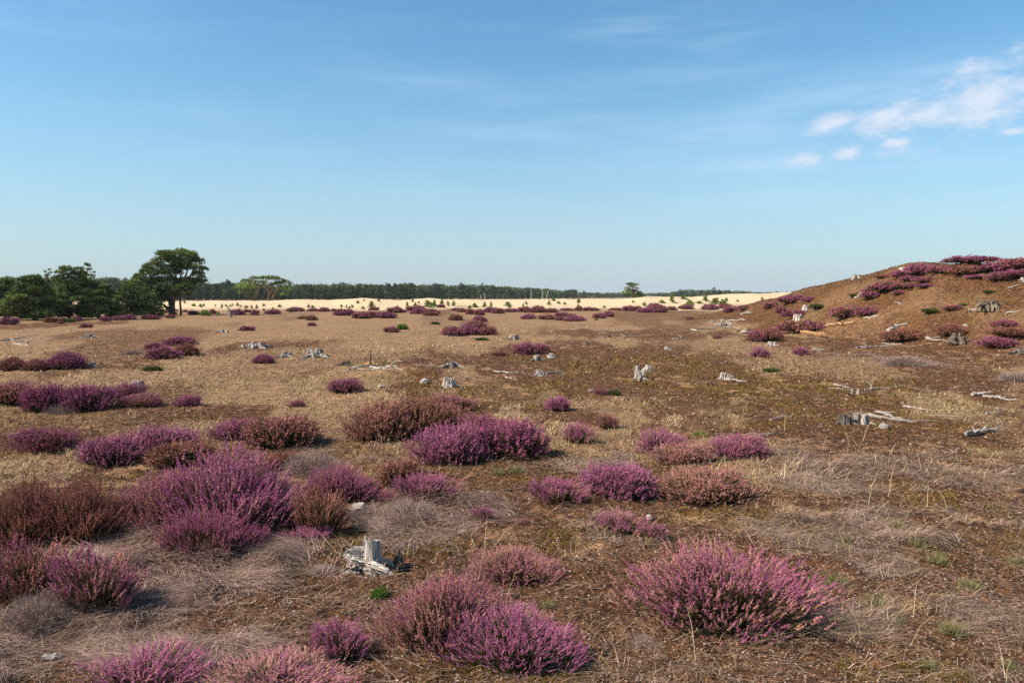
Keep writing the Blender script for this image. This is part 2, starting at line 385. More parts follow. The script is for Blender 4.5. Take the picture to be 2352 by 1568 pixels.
MOSSP = [patch(*p) for p in [(1680, 1190, 330, 40), (1700, 870, 1000, 120), (1180, 1075, 160, 30), (720, 1265, 200, 70), (2200, 1165, 220, 36), (860, 1240, 330, 80), (1240, 1240, 260, 60),
                             (1900, 960, 700, 70), (900, 865, 220, 26), (1200, 900, 500, 70), (1000, 1245, 220, 60), (640, 1300, 260, 80), (450, 965, 200, 30), (1230, 1080, 150, 30), (150, 1045, 200, 40)]]
GRASSY = [patch(*p) for p in [(1330, 1010, 300, 60), (1400, 930, 240, 36), (560, 850, 560, 130), (90, 1075, 260, 90), (1690, 800, 260, 40), (1900, 845, 420, 50), (1700, 1080, 260, 130)]]
def inpatch(P, x, y, nz_):
    o = np.zeros_like(x); nz_ = nz_ + (fbm(x / (.15 + .012 * y), y / (.15 + .02 * y), 4, 63, .65) - .5) * .9
    for cx, cy_, rx, ry in P:
        d = np.hypot((x - cx) / rx, (y - cy_) / ry) + (nz_ - 0.5) * 1.1
        o = np.maximum(o, 1 - smooth(0.72, 1.12, d))
    return o
def masks(x, y):
    r = np.hypot(x, y); n1 = fbm(x / np.maximum(0.8, r * .06), y / np.maximum(0.8, r * .06), 4, 51, .6); n2 = fbm(x / 3.3, y / 3.3, 4, 52)
    m = mound(x, y); hill = smooth(0.05, 0.35, m)
    brown = np.maximum(inpatch(BROWN, x, y, n1), hill * 0.95)
    straw = smooth(7.0, 10.5, y + (n1 - .5) * 4) * (1 - brown) * (0.22 + 0.78 * smooth(.39, .55, fbm(x / (1.2 + .075 * y), y / (1.2 + .11 * y), 5, 62, .6)))
    straw = np.maximum(straw, inpatch(GRASSY, x, y, n1) * 0.75)
    crown = smooth(0.55, 0.72, fbm(x / 3, y / 3, 3, 61)) * hill * smooth(2.5, 3.3, m)
    straw = np.maximum(straw, crown * 0.6); straw = np.maximum(straw, hill * .45 * smooth(.50, .66, fbm(x / 2.4, y / 2.4, 4, 64)))
    mauve = inpatch(MAUVE, x, y, n1) * (1 - hill) * np.maximum(smooth(0.42, .55, fbm(x / .75, y / .75, 4, 53)), smooth(-.5, -1.0, x) * .9 * (y < 7))
    moss = np.clip(np.maximum(inpatch(MOSSP, x, y, n1) * smooth(0.36, 0.54, fbm(x / .45, y / .45, 4, 54)), smooth(0.62, 0.74, fbm(x / 0.9, y / 0.9, 4, 55)) * 0.6), 0, 1)
    moss = np.maximum(moss, hill * smooth(.50, .70, fbm(x / 1.1, y / 1.1, 4, 56)) * .55)
    pale = smooth(0.57, 0.70, fbm(x / 0.28, y / 0.28, 4, 57)) * (1 - straw) * smooth(0.35, 0.6, fbm(x / 2, y / 2, 2, 58)) * 0.8 * (1 - .75 * hill)
    sand = smooth(93, 106, y + (n2 - .5) * 22 + (fbm(x / 9, y / 9, 3, 59) - .5) * 14) * (1 - hill)
    sand = sand * (1 - 0.75 * smooth(98, 92, y)) * (1 - 0.9 * smooth(150, 190, y)) * (1 - 0.55 * smooth(0.62, 0.75, n2) * smooth(124, 104, y))
    straw = straw * (1 - smooth(170, 220, y) * 0.6)
    return dict(straw=straw, mauve=mauve * (1 - sand), moss=moss * (1 - straw * .8), pale=pale, sand=sand)

def build_ground():
    th = np.concatenate([np.arange(-180, -44, 6.0), np.arange(-44, 44.01, 0.13), np.arange(50, 180, 6.0)])
    th = np.radians(th)
    rr = np.concatenate([[0.02], np.linspace(0.5, 2.2, 8)[:-1], np.geomspace(2.2, 40, 450)[:-1], np.geomspace(40, 150, 270)[:-1], np.geomspace(150, 9000, 60)])
    T, Rr = np.meshgrid(th, rr); x = Rr * np.sin(T); y = Rr * np.cos(T)
    z = H(x, y); ms = masks(x, y)
    nr, nth = x.shape
    i = np.arange(nr - 1)[:, None]; j = np.arange(nth)[None, :]; j2 = (j + 1) % nth
    q = np.stack([i * nth + j, i * nth + j2, (i + 1) * nth + j2, (i + 1) * nth + j], -1).reshape(-1, 4)
    V = np.stack([x, y, z], -1).reshape(-1, 3)
    mm = mound(x, y).ravel()
    fc = V[q].mean(1); fm = mm[q].mean(1); fs = ms['sand'].ravel()[q].mean(1)
    kind = np.where(fm > 0.12, 1, np.where((fc[:, 1] > 97.0), 2, 0))
    for kk, nm, lab in ((0, 'ground', 'dry sandy heath floor with straw grass, moss and bare soil'), (1, 'hill', 'brown mossy hill with purple heather along its crest'), (2, 'sand', 'pale drift sand flat in front of the distant forest')):
        f = q[kind == kk]; used, inv = np.unique(f, return_inverse=True)
        me = mk(nm, V[used], inv.reshape(-1, 4), [M_GROUND], {a: ms[a].ravel()[used] for a in ms}, 4, True)
        o = ob(nm, me); tag(o, lab, {'ground': 'ground', 'hill': 'hill', 'sand': 'sand'}[nm], kind='structure')
build_ground()

# ------------------------------------------------------------------ heather plants
def heather_meshes(seed, rx, hh, n, nf, fs, leafk, splay=1.0, spike=0.075, stemw=0.0022, leafl=0.022, leafw=0.0035, sparse=0.0, lod=0):
    """One heather bush: stems fanning out of the ground, leafy side shoots, a flower spike at every tip. Returns foliage and flower meshes."""
    g = np.random.default_rng(seed)
    nc = max(14, n // 26); kk = np.arange(nc); cphi = kk * 2.39996 + g.normal(size=nc) * .25
    cth = np.arccos(np.clip((kk + .5) / nc, 0, 1) ** .85); cf = np.clip(g.normal(.94, .12, nc), .62, 1.14); cb = g.normal(0, .36, nc)
    ci_ = g.integers(0, nc, n); ph = cphi[ci_] + g.normal(size=n) * .20 / np.maximum(np.sin(cth[ci_]), .25); th = np.clip(np.abs(cth[ci_] + g.normal(size=n) * .15), 0, 1.54) * splay
    lump = cf[ci_]
    for _ in range(7):
        a = g.uniform(0, 2 * math.pi); b = g.uniform(0.2, 1.5); v = np.array([math.cos(a) * math.sin(b), math.sin(a) * math.sin(b), math.cos(b)])
        dd = np.stack([np.cos(ph) * np.sin(th), np.sin(ph) * np.sin(th), np.cos(th)], 1) @ v
        lump = lump + g.uniform(-0.26, 0.20) * np.exp((dd - 1) * 7)
    rad = np.where(g.random(n) < 0.72, g.uniform(0.88, 1.10, n), g.uniform(0.5, 0.95, n)) * lump * (1 - sparse * g.random(n) * 0.6)
    rad = rad * np.where(g.random(n) < .05, 1.15, 1) * np.where(th > 1.05, g.uniform(.80, 1.13, n), 1)
    tip = np.stack([rx * np.cos(ph) * np.sin(th) * rad, rx * np.sin(ph) * np.sin(th) * rad, np.maximum(hh * np.cos(th) ** .85 * rad, 0.02) + 0.02 + g.random(n) * 0.03], 1)
    out = np.stack([np.cos(ph), np.sin(ph), np.zeros(n)], 1)
    base = tip * np.array([0.30, 0.30, 0]) + np.array([0, 0, -0.03])
    D = nrm(out * np.sin(th)[:, None] * 0.80 + np.array([0, 0, 1.0]) + g.normal(size=(n, 3)) * 0.22)
    L = spike * g.uniform(0.55, 1.35, n)
    mid = base * 0.35 + tip * 0.65 - D * 0.0 + out * 0.0; mid[:, 2] = tip[:, 2] * 0.52
    mb = MB()
    # stems as thin three point ribbons
    s = nrm(np.cross(D, g.normal(size=(n, 3)))) * stemw
    V = np.stack([base - s, base + s, mid - s, mid + s, tip], 1).reshape(-1, 3)
    Fc = (np.array([[0, 1, 3], [0, 3, 2], [2, 3, 4]])[None] + (np.arange(n) * 5)[:, None, None]).reshape(-1, 3)
    mb.add(V, Fc, 0, rnd=np.repeat(g.random(n) * 0.5, 5))
    # leafy shoots along the upper half
    for q in range(leafk):
        t = g.uniform(0.15, 1.0, n)[:, None]
        c = mid * (1 - t) + tip * t + g.normal(size=(n, 3)) * 0.008 * (fs / 0.005)
        V, Fc = spray(c, D, 2, leafl, leafw, 0.55, g)
        mb.add(V, Fc, 0, rnd=np.repeat(np.clip(g.random(n) * .6 + .4 * g.random(n), 0, 1), 6))
    fol = mb.mesh('heather_foliage', [M_LEAF])
    # flower spikes
    sr = np.clip(g.random(n) * .8 + .1 + cb[ci_], 0, 1)
    t = (np.arange(nf)[None] + g.random((n, nf))) / nf
    ang = np.arange(nf)[None] * 2.4 + g.uniform(0, 6.28, (n, 1))
    a = nrm(np.cross(D, np.array([0.3, 0.5, 0.1]))); b = np.cross(D, a)
    r = fs * 0.85 * (1.15 - 0.7 * t)
    C = tip[:, None] + D[:, None] * ((t - 0.15) * L[:, None])[..., None] + r[..., None] * (np.cos(ang)[..., None] * a[:, None] + np.sin(ang)[..., None] * b[:, None])
    if sparse: keep = g.random(n) > sparse * 0.55
    else: keep = np.ones(n, bool)
    C = C[keep].reshape(-1, 3); m_ = len(C); sr = np.repeat(sr[keep], nf); tv = t[keep].reshape(-1)
    Dm = np.repeat(D[keep], nf, 0)
    V, Fc = tets(C, fs * g.uniform(0.75, 1.3, m_) * (1.15 - 0.45 * tv), g, Dm, 1.5)
    blo = mk('heather_flowers', V, Fc, [MB_BLOOM], dict(rnd=np.repeat(np.clip(0.55 * sr + 0.45 * g.random(m_), 0, 1), 4), tv=np.repeat(tv, 4)))
    return fol, blo
def far_mesh(seed, rx, hh, n, fs):
    g = np.random.default_rng(seed); f, b = heather_meshes(seed, rx, hh, n, 2, fs, 2, 1.0, 0.10, 0.004, 0.07, 0.016)
    return f, b
PN = {}   # prototypes: class -> list of (rx, h, foliage, flowers)
def proto(cls, *rows):
    PN[cls] = [(r[1], r[2]) + heather_meshes(*r) for r in rows]
proto('near', (101, .50, .40, 1850, 18, .0045, 9, 1.0, .095), (102, .50, .42, 1850, 18, .0045, 9, 1.0, .095), (103, .42, .34, 1550, 18, .0043, 9, 1.0, .10))
proto('nearS', (111, .24, .26, 420, 20, .0043, 9, 1.0, .10), (112, .28, .24, 470, 20, .0043, 9, 1.0, .10))
proto('sparse', (121, .40, .30, 760, 14, .0050, 8, 1.0, .08, .0024, .026, .004, .55), (122, .30, .28, 460, 14, .0050, 8, 1.0, .08, .0024, .026, .004, .55))
proto('mid', (131, .50, .40, 1700, 6, .0080, 5, 1.0, .075, .003, .035, .006), (132, .50, .42, 1700, 6, .0080, 5, 1.0, .075, .003, .035, .006), (133, .34, .30, 900, 6, .0078, 5, 1.0, .075, .003, .035, .006))
proto('midfar', (141, .60, .40, 1000, 4, .015, 4, 1.0, .08, .005, .06, .011), (142, .60, .44, 1000, 4, .015, 4, 1.0, .08, .005, .06, .011))
proto('far', (151, .9, .45, 520, 3, .035, 3, 1.0, .10, .01, .12, .03), (152, .9, .45, 520, 3, .035, 3, 1.0, .10, .01, .12, .03), (153, 1.1, .4, 600, 3, .035, 3, 1.0, .10, .01, .12, .03))

def dry_mesh(seed, rx, hh, n, k, w_):
    g = np.random.default_rng(seed); ph = g.uniform(0, 6.283, n); th = np.arccos(g.uniform(0.05, 1, n) ** .9)
    rad = g.uniform(0.5, 1.05, n)
    tip = np.stack([rx * np.cos(ph) * np.sin(th) * rad, rx * np.sin(ph) * np.sin(th) * rad, np.maximum(hh * np.cos(th) * rad, 0.02)], 1)
    base = tip * np.array([.2, .2, 0]) + np.array([0, 0, -.02]); mid = (base + tip) / 2; mid[:, 2] = tip[:, 2] * .62
    mb = MB(); s = nrm(np.cross(nrm(tip - base), g.normal(size=(n, 3)))) * w_
    V = np.stack([base - s, base + s, mid - s * .8, mid + s * .8, tip], 1).reshape(-1, 3)
    Fc = (np.array([[0, 1, 3], [0, 3, 2], [2, 3, 4]])[None] + (np.arange(n) * 5)[:, None, None]).reshape(-1, 3)
    mb.add(V, Fc, 0, rnd=np.repeat(g.random(n), 5))
    for q in range(k):
        t = g.uniform(.2, 1, n)[:, None]; c = mid * (1 - t) + tip * t
        V, Fc = spray(c, nrm(tip - base), 2, 0.09, w_ * 1.3, .55, g); mb.add(V, Fc, 0, rnd=np.repeat(g.random(n), 6))
    return mb.mesh('dry_heather_twigs', [M_DRY])
DRY = [(.45, .28, dry_mesh(161, .45, .28, 900, 5, .0016)), (.5, .32, dry_mesh(162, .5, .32, 900, 5, .0018))]
DRYM = [(.8, .45, dry_mesh(163, .8, .45, 1100, 5, .005))]

HGROUP = {'n': 'near heather bushes', 'm': 'middle distance heather', 'f': 'far heather band along the sand', 'h': 'heather on the hill'}
hcount = [0]
def heather(x0, x1, yt, yb, fade, tone, label, green=0.5, cls=None, grp=None, back=0.8, hs=1.0):
    g = np.random.default_rng(1000 + hcount[0]); hcount[0] += 1
    if yb < 1566: p = at((x0 + x1) / 2, yb)
    else:
        p = at((x0 + x1) / 2, 1566); yy = 1.75 * F / (yb - HOR + (yb - 784) * 0.0); p = np.array([p[0] * yy / p[1], yy, 0.0])
    D = p[1]; rxw = (x1 - x0) / 2 / F * D
    for _ in range(2): Dc = D + rxw * back * 0.85; rxw = (x1 - x0) / 2 / F * Dc
    cx = ((x0 + x1) / 2 - 1176) / F * Dc; gz = float(H(cx, Dc, False))
    hh = (lev(0, yt, Dc + rxw * .1) - gz) * hs
    hh = float(np.clip(hh, rxw * 0.35, rxw * 1.9))
    if cls is None: cls = ('nearS' if rxw < .30 else 'near') if Dc < 6.9 else 'mid' if Dc < 15 else 'midfar' if Dc < 32 else 'far'
    P = PN[cls]; prx, ph_, fo, bl = P[int(g.integers(len(P)))]
    kx = .92 if Dc < 7 else 1.0; kx = 1.25 if grp == 'h' else kx; hh = hh * (1.0 if grp == 'h' else .78 if Dc < 7 else .86)
    e = empty('heather_bush', (cx, Dc, gz - 0.01), g.uniform(0, 6.28), (1, 1, 1))
    # scale in the bush's own turned frame: keep it round in plan so that the turn does not matter, depth follows 'back'
    e.scale = (rxw / prx * kx, rxw / prx * kx * (0.5 + 0.5 * back), hh / (ph_ + .06)); e.rotation_euler = (0, 0, g.choice([0.0, math.pi]) + g.uniform(-.15, .15))
    gk = grp or ('n' if Dc < 9 else 'm' if Dc < 50 else 'f')
    tag(e, label, 'heather', HGROUP[gk])
    f_ = ob('foliage', fo, e); b_ = ob('flower_spikes', bl, e)
    for o in (f_, b_): o['fade'] = float(min(1.0, fade * (.92 if tone > .8 else 1) + (0.0 if tone > .8 else .11))); o['tone'] = float(tone); o['green'] = float(green)
    return e
def dry(x0, x1, yt, yb, label, far=False):
    p = at((x0 + x1) / 2, yb); D = p[1]; r = (x1 - x0) / 2 / F * D; Dc = D + r * .7; cx = ((x0 + x1) / 2 - 1176) / F * Dc; gz = float(H(cx, Dc, False))
    hh = max((lev(0, yt, Dc) - gz) * .55, r * .22); r = r * 1.12; pr, ph_, me = (DRYM[0] if Dc > 12 else DRY[hcount[0] % 2]); hcount[0] += 1
    o = ob('dry_heather', me); o.location = (cx, Dc, gz - .01); o.rotation_euler = (0, 0, hcount[0] * 1.3); o.scale = (r / pr, r / pr, hh / ph_)
    tag(o, label, 'dry heather', 'leafless grey heather'); return o

NEAR = [  # x0, x1, top, base, fade, tone, label, green
 (1420, 1910, 1222, 1478, .34, .62, 'largest pink purple heather bush, alone on open ground at the front', .45),
 (856, 1165, 1310, 1512, .40, .62, 'purple heather bush with many tan seed heads, just below the bleached stump', .4),
 (1015, 1352, 1372, 1560, .06, .75, 'bright pinkish purple heather with fresh green shoots, beside the tan flecked bush', .95),
 (690, 842, 1408, 1532, .10, .55, 'small upright purple heather below the bleached stump', .5),
 (165, 445, 1472, 1650, .14, .6, 'purple heather cut by the lower edge, beside the short white stick', .4),
 (420, 830, 1502, 1690, .55, .95, 'tan and pink heather cut by the lower edge', .4),
 (1072, 1298, 1243, 1348, .62, 1.0, 'low pale tan pink heather between the bleached stump and the largest bush', .3),
 (-80, 160, 1218, 1415, .50, .3, 'dark heather at the frame edge growing out of grey flattened twigs', .2),
 (80, 305, 1238, 1432, .36, .55, 'heather with dark hollow side and pink tips over the grey twig mat', .2),
 (-70, 145, 1100, 1268, .66, .1, 'dark green heather with few rusty spikes at the frame edge', .6),
 (60, 275, 1098, 1258, .66, .15, 'dark rusty green heather against the big purple bush', .6),
 (236, 480, 1062, 1232, .38, .6, 'flank of pink heather on the near side of the big purple bush', .35),
 (345, 690, 1030, 1242, .14, .62, 'big dome of purple heather with black shaded underside', .35),
 (340, 575, 1146, 1294, .24, .25, 'dull purple heather at the foot of the big dome', .25),
 (520, 605, 1190, 1262, .30, .3, 'little dull purple heather tucked under the big dome', .3),
 (640, 748, 1198, 1252, .05, .7, 'small low bright purple heather between grey twigs and bare soil', .3),
 (690, 872, 1054, 1156, .20, .6, 'rounded pink purple heather behind the white rotten wood', .3),
 (865, 985, 1040, 1120, .85, .6, 'rust coloured heather above a leaning purple bush', .3),
 (905, 1055, 1064, 1155, .18, .6, 'leaning purple heather with spikes fanned to the sun', .4),
 (655, 800, 1108, 1236, .82, .4, 'rusty brown heather with bare grey stems beside the white rotten wood', .3),
 (185, 325, 988, 1074, .10, .72, 'lilac heather at the rim of the straw grass', .35),
 (295, 455, 966, 1052, .12, .8, 'lilac heather mound behind the orange brown bush', .35),
 (320, 475, 1008, 1074, 1.0, .2, 'orange brown heather without flowers', .75),
 (18, 172, 972, 1042, .26, .05, 'dark purple heather standing alone on straw grass', .25),
 (480, 592, 952, 1012, .18, .5, 'purple heather at the head of the grey brown bush', .3),
 (565, 745, 942, 1032, .66, .5, 'grey brown heather thinly tipped with pink', .3),
 (598, 682, 1028, 1082, .78, .2, 'small rust heather at the rim of grey twigs', .3),
 (792, 965, 905, 1016, .66, .55, 'big rust pink heather, the pinker half of the middle thicket', .3),
 (890, 1062, 892, 1004, .80, .5, 'tall rust heather at the back of the middle thicket', .3),
 (980, 1090, 898, 944, .42, .55, 'small pink heather peeping behind the rust thicket', .4),
 (942, 1122, 958, 1072, .03, .62, 'vivid violet heather leading the front of the middle thicket', .3),
 (1075, 1275, 952, 1056, .20, .22, 'deep magenta heather at the end of the middle thicket', .3),
 (1040, 1180, 938, 1010, .28, .35, 'reddish purple heather wedged between rust and magenta bushes', .3),
 (1462, 1575, 974, 1044, .34, 1.0, 'pale pink heather beside bleached grass', .4),
 (1220, 1352, 1072, 1164, .18, .6, 'fan shaped purple heather next to the vivid magenta dome', .35),
 (1328, 1525, 1040, 1154, .0, .72, 'vivid magenta heather dome in full bloom', .3),
 (1508, 1752, 1056, 1164, .58, .75, 'wide tan pink heather with green skirt beside the magenta dome', .7),
 (1632, 1778, 988, 1058, .20, .6, 'pink purple heather on the rim of dark soil, behind the tan pink bush', .35),
 (1500, 1650, 1010, 1068, .70, .9, 'faded pinkish heather behind the tan pink bush', .4),
]
SPARSE = [
 (1284, 1374, 952, 1022, .20, .6, 'thin purple heather with straw stalks through it', .4),
 (1366, 1428, 938, 984, .45, .5, 'thin greyish heather with a purple tuft', .35),
 (1352, 1505, 1146, 1236, .50, .9, 'loose tan pink heather below the magenta dome', .6),
 (1458, 1550, 1176, 1244, .20, .7, 'loose small purple heather beside the tan pink one', .7),
 (1072, 1142, 1142, 1198, .15, .5, 'little upright purple heather with green foot in bare ground', .95),
 (655, 705, 910, 938, .25, .5, 'tiny purple heather in straw grass behind the grey brown bush', .5),
 (850, 920, 1108, 1160, .25, .5, 'thin purple stems rising out of grey dead twigs', .5),
 (1180, 1225, 1182, 1206, .30, .7, 'tiny pink sprig of heather on moss above the pale tan bush', .8),
]
MID = [
 (-70, 85, 868, 936, .44, .3, 'dusty purple heather cut by the frame edge', .3),
 (55, 160, 872, 950, .06, .1, 'vivid purple heather with grey bare stems at its foot', .3),
 (130, 248, 874, 950, .03, .05, 'deep violet heather casting a dark shadow onto straw', .3),
 (245, 328, 872, 918, .18, .3, 'purple heather in front of the small sawn stump', .3),
 (262, 372, 898, 938, .36, .3, 'rose heather with green foot, below the small sawn stump', .7),
 (394, 456, 900, 937, .12, .5, 'small lone heather ball on straw with a sharp shadow', .3),
 (104, 200, 806, 850, .08, .05, 'dark violet heather beside a broken grey stump', .2),
 (-10, 58, 818, 852, .60, .2, 'dusty brown heather at the frame edge beyond the violet clumps', .3),
 (52, 112, 822, 852, .50, .3, 'thin dusty heather joined to the dark violet one', .3),
 (372, 452, 770, 794, .08, .1, 'violet heather along the back of the ring clump', .3),
 (328, 382, 784, 804, .26, .2, 'rosy heather forming one side of the ring clump', .3),
 (330, 415, 792, 826, .18, .3, 'pink purple heather in the front of the ring clump', .3),
 (395, 460, 786, 818, .62, .2, 'rust heather closing the ring clump', .5),
 (577, 632, 811, 836, .24, .3, 'small rosy heather below a pair of grey stumps', .3),
 (754, 838, 862, 903, .26, .5, 'rosy heather near the fallen split branch', .3),
 (1253, 1314, 904, 946, .10, .8, 'lone lilac heather ball on dark soil', .3),
 (1364, 1402, 888, 908, .25, .1, 'low dark heather on dark soil', .5),
 (1172, 1240, 784, 814, .14, .35, 'purple heather behind a grey root stump', .3),
 (1215, 1270, 786, 812, .30, .3, 'rosy heather at the end of the clump with a root stump', .3),
 (1122, 1172, 804, 818, .80, .3, 'low brown heather in front of the clump with a root stump', .4),
 (1013, 1072, 744, 772, .30, .2, 'rosy heather opening the middle cluster on straw', .3),
 (1050, 1108, 742, 770, .02, .15, 'brightest violet heather in the middle cluster on straw', .3),
 (1062, 1118, 736, 756, .42, .2, 'dusky heather at the back of the middle cluster on straw', .3),
 (1092, 1142, 744, 770, .58, .1, 'brownish heather ending the middle cluster on straw', .3),
 (876, 916, 748, 764, .28, .1, 'wine red heather next to a bright green shrub', .3),
 (548, 590, 747, 760, .32, .0, 'small dark heather alone on the yellow straw plain', .3),
 (706, 728, 740, 749, .30, .1, 'smallest purple heather dot on the yellow straw plain', .3),
 (1724, 1774, 795, 821, .18, .6, 'round pink heather on dark soil below the hill', .3),
 (1822, 1863, 795, 815, .12, .4, 'small pink heather beside a bundle of grey wood', .3),
 (1636, 1658, 766, 778, .40, .3, 'tiny mauve heather among scattered driftwood', .3),
]
for r in NEAR: heather(*r)
for r in SPARSE: heather(*r, cls='sparse')
for r in MID: heather(*r, back=.9)
# far band: x0, x1, top, base, fade, tone, what singles it out
FARB = [
 (0, 46, 727, 746, .10, 'violet heather at the frame edge under the leafy pines'), (102, 136, 727, 741, .72, 'rust heather under the dark pine'), (136, 161, 728, 740, .68, 'duller rust heather behind the green shrub under the pines'),
 (160, 188, 727, 738, .06, 'violet heather above the bright green shrub under the pines'), (229, 256, 727, 738, .16, 'violet heather beside the white branch stub under the pines'), (252, 288, 726, 736, .24, 'rosy heather trailing along the shade of the pines'),
 (280, 314, 723, 735, .10, 'purple heather mound between bushy pine and tall pine'), (326, 370, 721, 734, .28, 'rosy heather at the foot of the leaning limb'), (380, 402, 722, 731, .30, 'small heather at the foot of the tall pine trunk'),
 (182, 216, 743, 753, .42, 'dull heather on straw in front of the pines'), (132, 148, 738, 744, .30, 'tiny purple heather in front of the pine shade'),
 (432, 460, 712, 723, .16, 'purple heather just beyond the tall pine trunk'), (418, 432, 711, 717, .30, 'tiny heather between tall pine and sapling'), (463, 480, 711, 717, .50, 'tiny rust heather on sand beyond the tall pine'), (481, 498, 711, 721, .18, 'small purple heather on sand short of the grey snag'),
 (521, 562, 709, 724, .14, 'purple heather behind the grey snag'), (557, 580, 710, 718, .55, 'rust heather between two purple ones past the grey snag'), (576, 598, 710, 724, .18, 'purple heather past the grey snag'), (606, 646, 709, 722, .26, 'rosy heather below the umbrella pine'),
 (656, 700, 706, 716, .16, 'purple heather behind a dark sapling'), (704, 732, 707, 715, .28, 'rosy heather strip past the dark sapling'), (728, 758, 707, 716, .20, 'purple heather ending the strip past the dark sapling'), (682, 706, 725, 733, .75, 'brown heather on straw, dullest of a pair'), (702, 731, 725, 736, .60, 'rust heather on straw beside the brown one'),
 (760, 777, 708, 715, .24, 'small purple heather at the rim of the sand'), (765, 800, 710, 725, .30, 'rosy heather starting the long double mound'), (785, 819, 711, 724, .12, 'purple heather in the long double mound'), (802, 850, 715, 732, .34, 'wine heather at the near end of the long double mound'), (836, 880, 714, 730, .36, 'dusky pink heather in the middle of the long double mound'), (862, 914, 713, 731, .10, 'violet heather at the far end of the long double mound'),
 (846, 875, 704, 713, .70, 'rust heather in front of a tall sapling'), (884, 928, 704, 719, .40, 'dusky heather in front of the bright double sapling'), (900, 935, 709, 718, .22, 'purple heather below the bright double sapling'), (926, 980, 701, 714, .46, 'dusky heather ridge behind a bleached bush'), (942, 985, 707, 721, .12, 'purple heather beside a bleached bush'), (972, 1012, 707, 722, .22, 'rosy heather past the bleached bush'), (972, 1011, 715, 725, .85, 'tan heather skirt past the bleached bush'), (1001, 1023, 698, 706, .34, 'wine heather alone in front of sand saplings'),
 (1035, 1055, 706, 713, .30, 'small purple heather behind the rust mound'), (1049, 1074, 706, 717, .48, 'dusky heather behind the rust mound'), (1069, 1092, 708, 722, .40, 'dull pink heather mound at mid band'), (1086, 1113, 709, 724, .22, 'rosy heather mound at mid band'), (1029, 1067, 721, 736, .62, 'rust mound of heather standing forward of the band'), (1086, 1120, 726, 739, .14, 'violet heather standing forward of the band'),
 (1110, 1136, 703, 718, .12, 'violet heather starting the longest thicket'), (1128, 1162, 706, 720, .36, 'dusky heather in the longest thicket'), (1148, 1192, 707, 717, .04, 'brightest violet heather in the longest thicket'), (1185, 1222, 703, 717, .34, 'wine heather in the longest thicket'), (1212, 1254, 703, 718, .40, 'tall dark wine heather in the longest thicket'), (1245, 1280, 706, 718, .52, 'rusty wine heather ending the longest thicket'),
 (1286, 1322, 707, 714, .22, 'flat purple heather on sand past the longest thicket'), (1319, 1338, 703, 714, .80, 'tan heather with sapling behind'), (1336, 1362, 705, 714, .26, 'purple heather at the sand below the lone round pine'), (1352, 1378, 707, 714, .30, 'flat purple heather below the lone round pine'),
 (1195, 1231, 722, 733, .12, 'violet oval heather forward of the longest thicket'), (1230, 1277, 722, 734, .44, 'dusky mauve heather forward of the longest thicket'), (1270, 1308, 716, 728, .20, 'wine heather at the back of the forward cluster'), (1302, 1327, 720, 729, .42, 'small dusky heather at the back of the forward cluster'), (1275, 1299, 725, 736, .34, 'wine heather in the heart of the forward cluster'), (1293, 1344, 726, 738, .10, 'violet heather at the near end of the forward cluster'),
 (1357, 1392, 718, 731, .14, 'violet heather in a pair on straw below the lone round pine'), (1382, 1410, 715, 728, .26, 'wine heather in a pair on straw below the lone round pine'),
 (1400, 1436, 706, 713, .40, 'low dusky heather trailing from the purple hummocks'), (1425, 1459, 701, 714, .20, 'wine hummock of heather'), (1446, 1476, 702, 713, .64, 'rust hummock of heather'), (1462, 1502, 704, 718, .06, 'deep violet hummock of heather'), (1488, 1524, 694, 710, .28, 'tallest wine hummock of heather'), (1501, 1532, 702, 718, .34, 'dark wine hummock in front of the tallest'), (1524, 1553, 702, 713, .50, 'dusky hummock ending the row'),
 (1557, 1591, 697, 711, .36, 'wine heather in front of a ragged sapling'), (1576, 1594, 726, 734, .48, 'small dusky heather on straw before the hill'), (1613, 1652, 696, 712, .24, 'oval wine heather near the foot of the hill'), (1648, 1682, 697, 708, .46, 'dusky heather behind the wine cluster near the hill'), (1657, 1699, 702, 719, .20, 'wine cluster of heather near the foot of the hill'), (1692, 1728, 701, 714, .34, 'dusky heather where the hill begins'),
]
for x0, x1, yt, yb, fd, lab in FARB: heather(x0, x1, yt - 1, yb, fd, .12, lab, .35, grp='f', cls='far', back=.9)
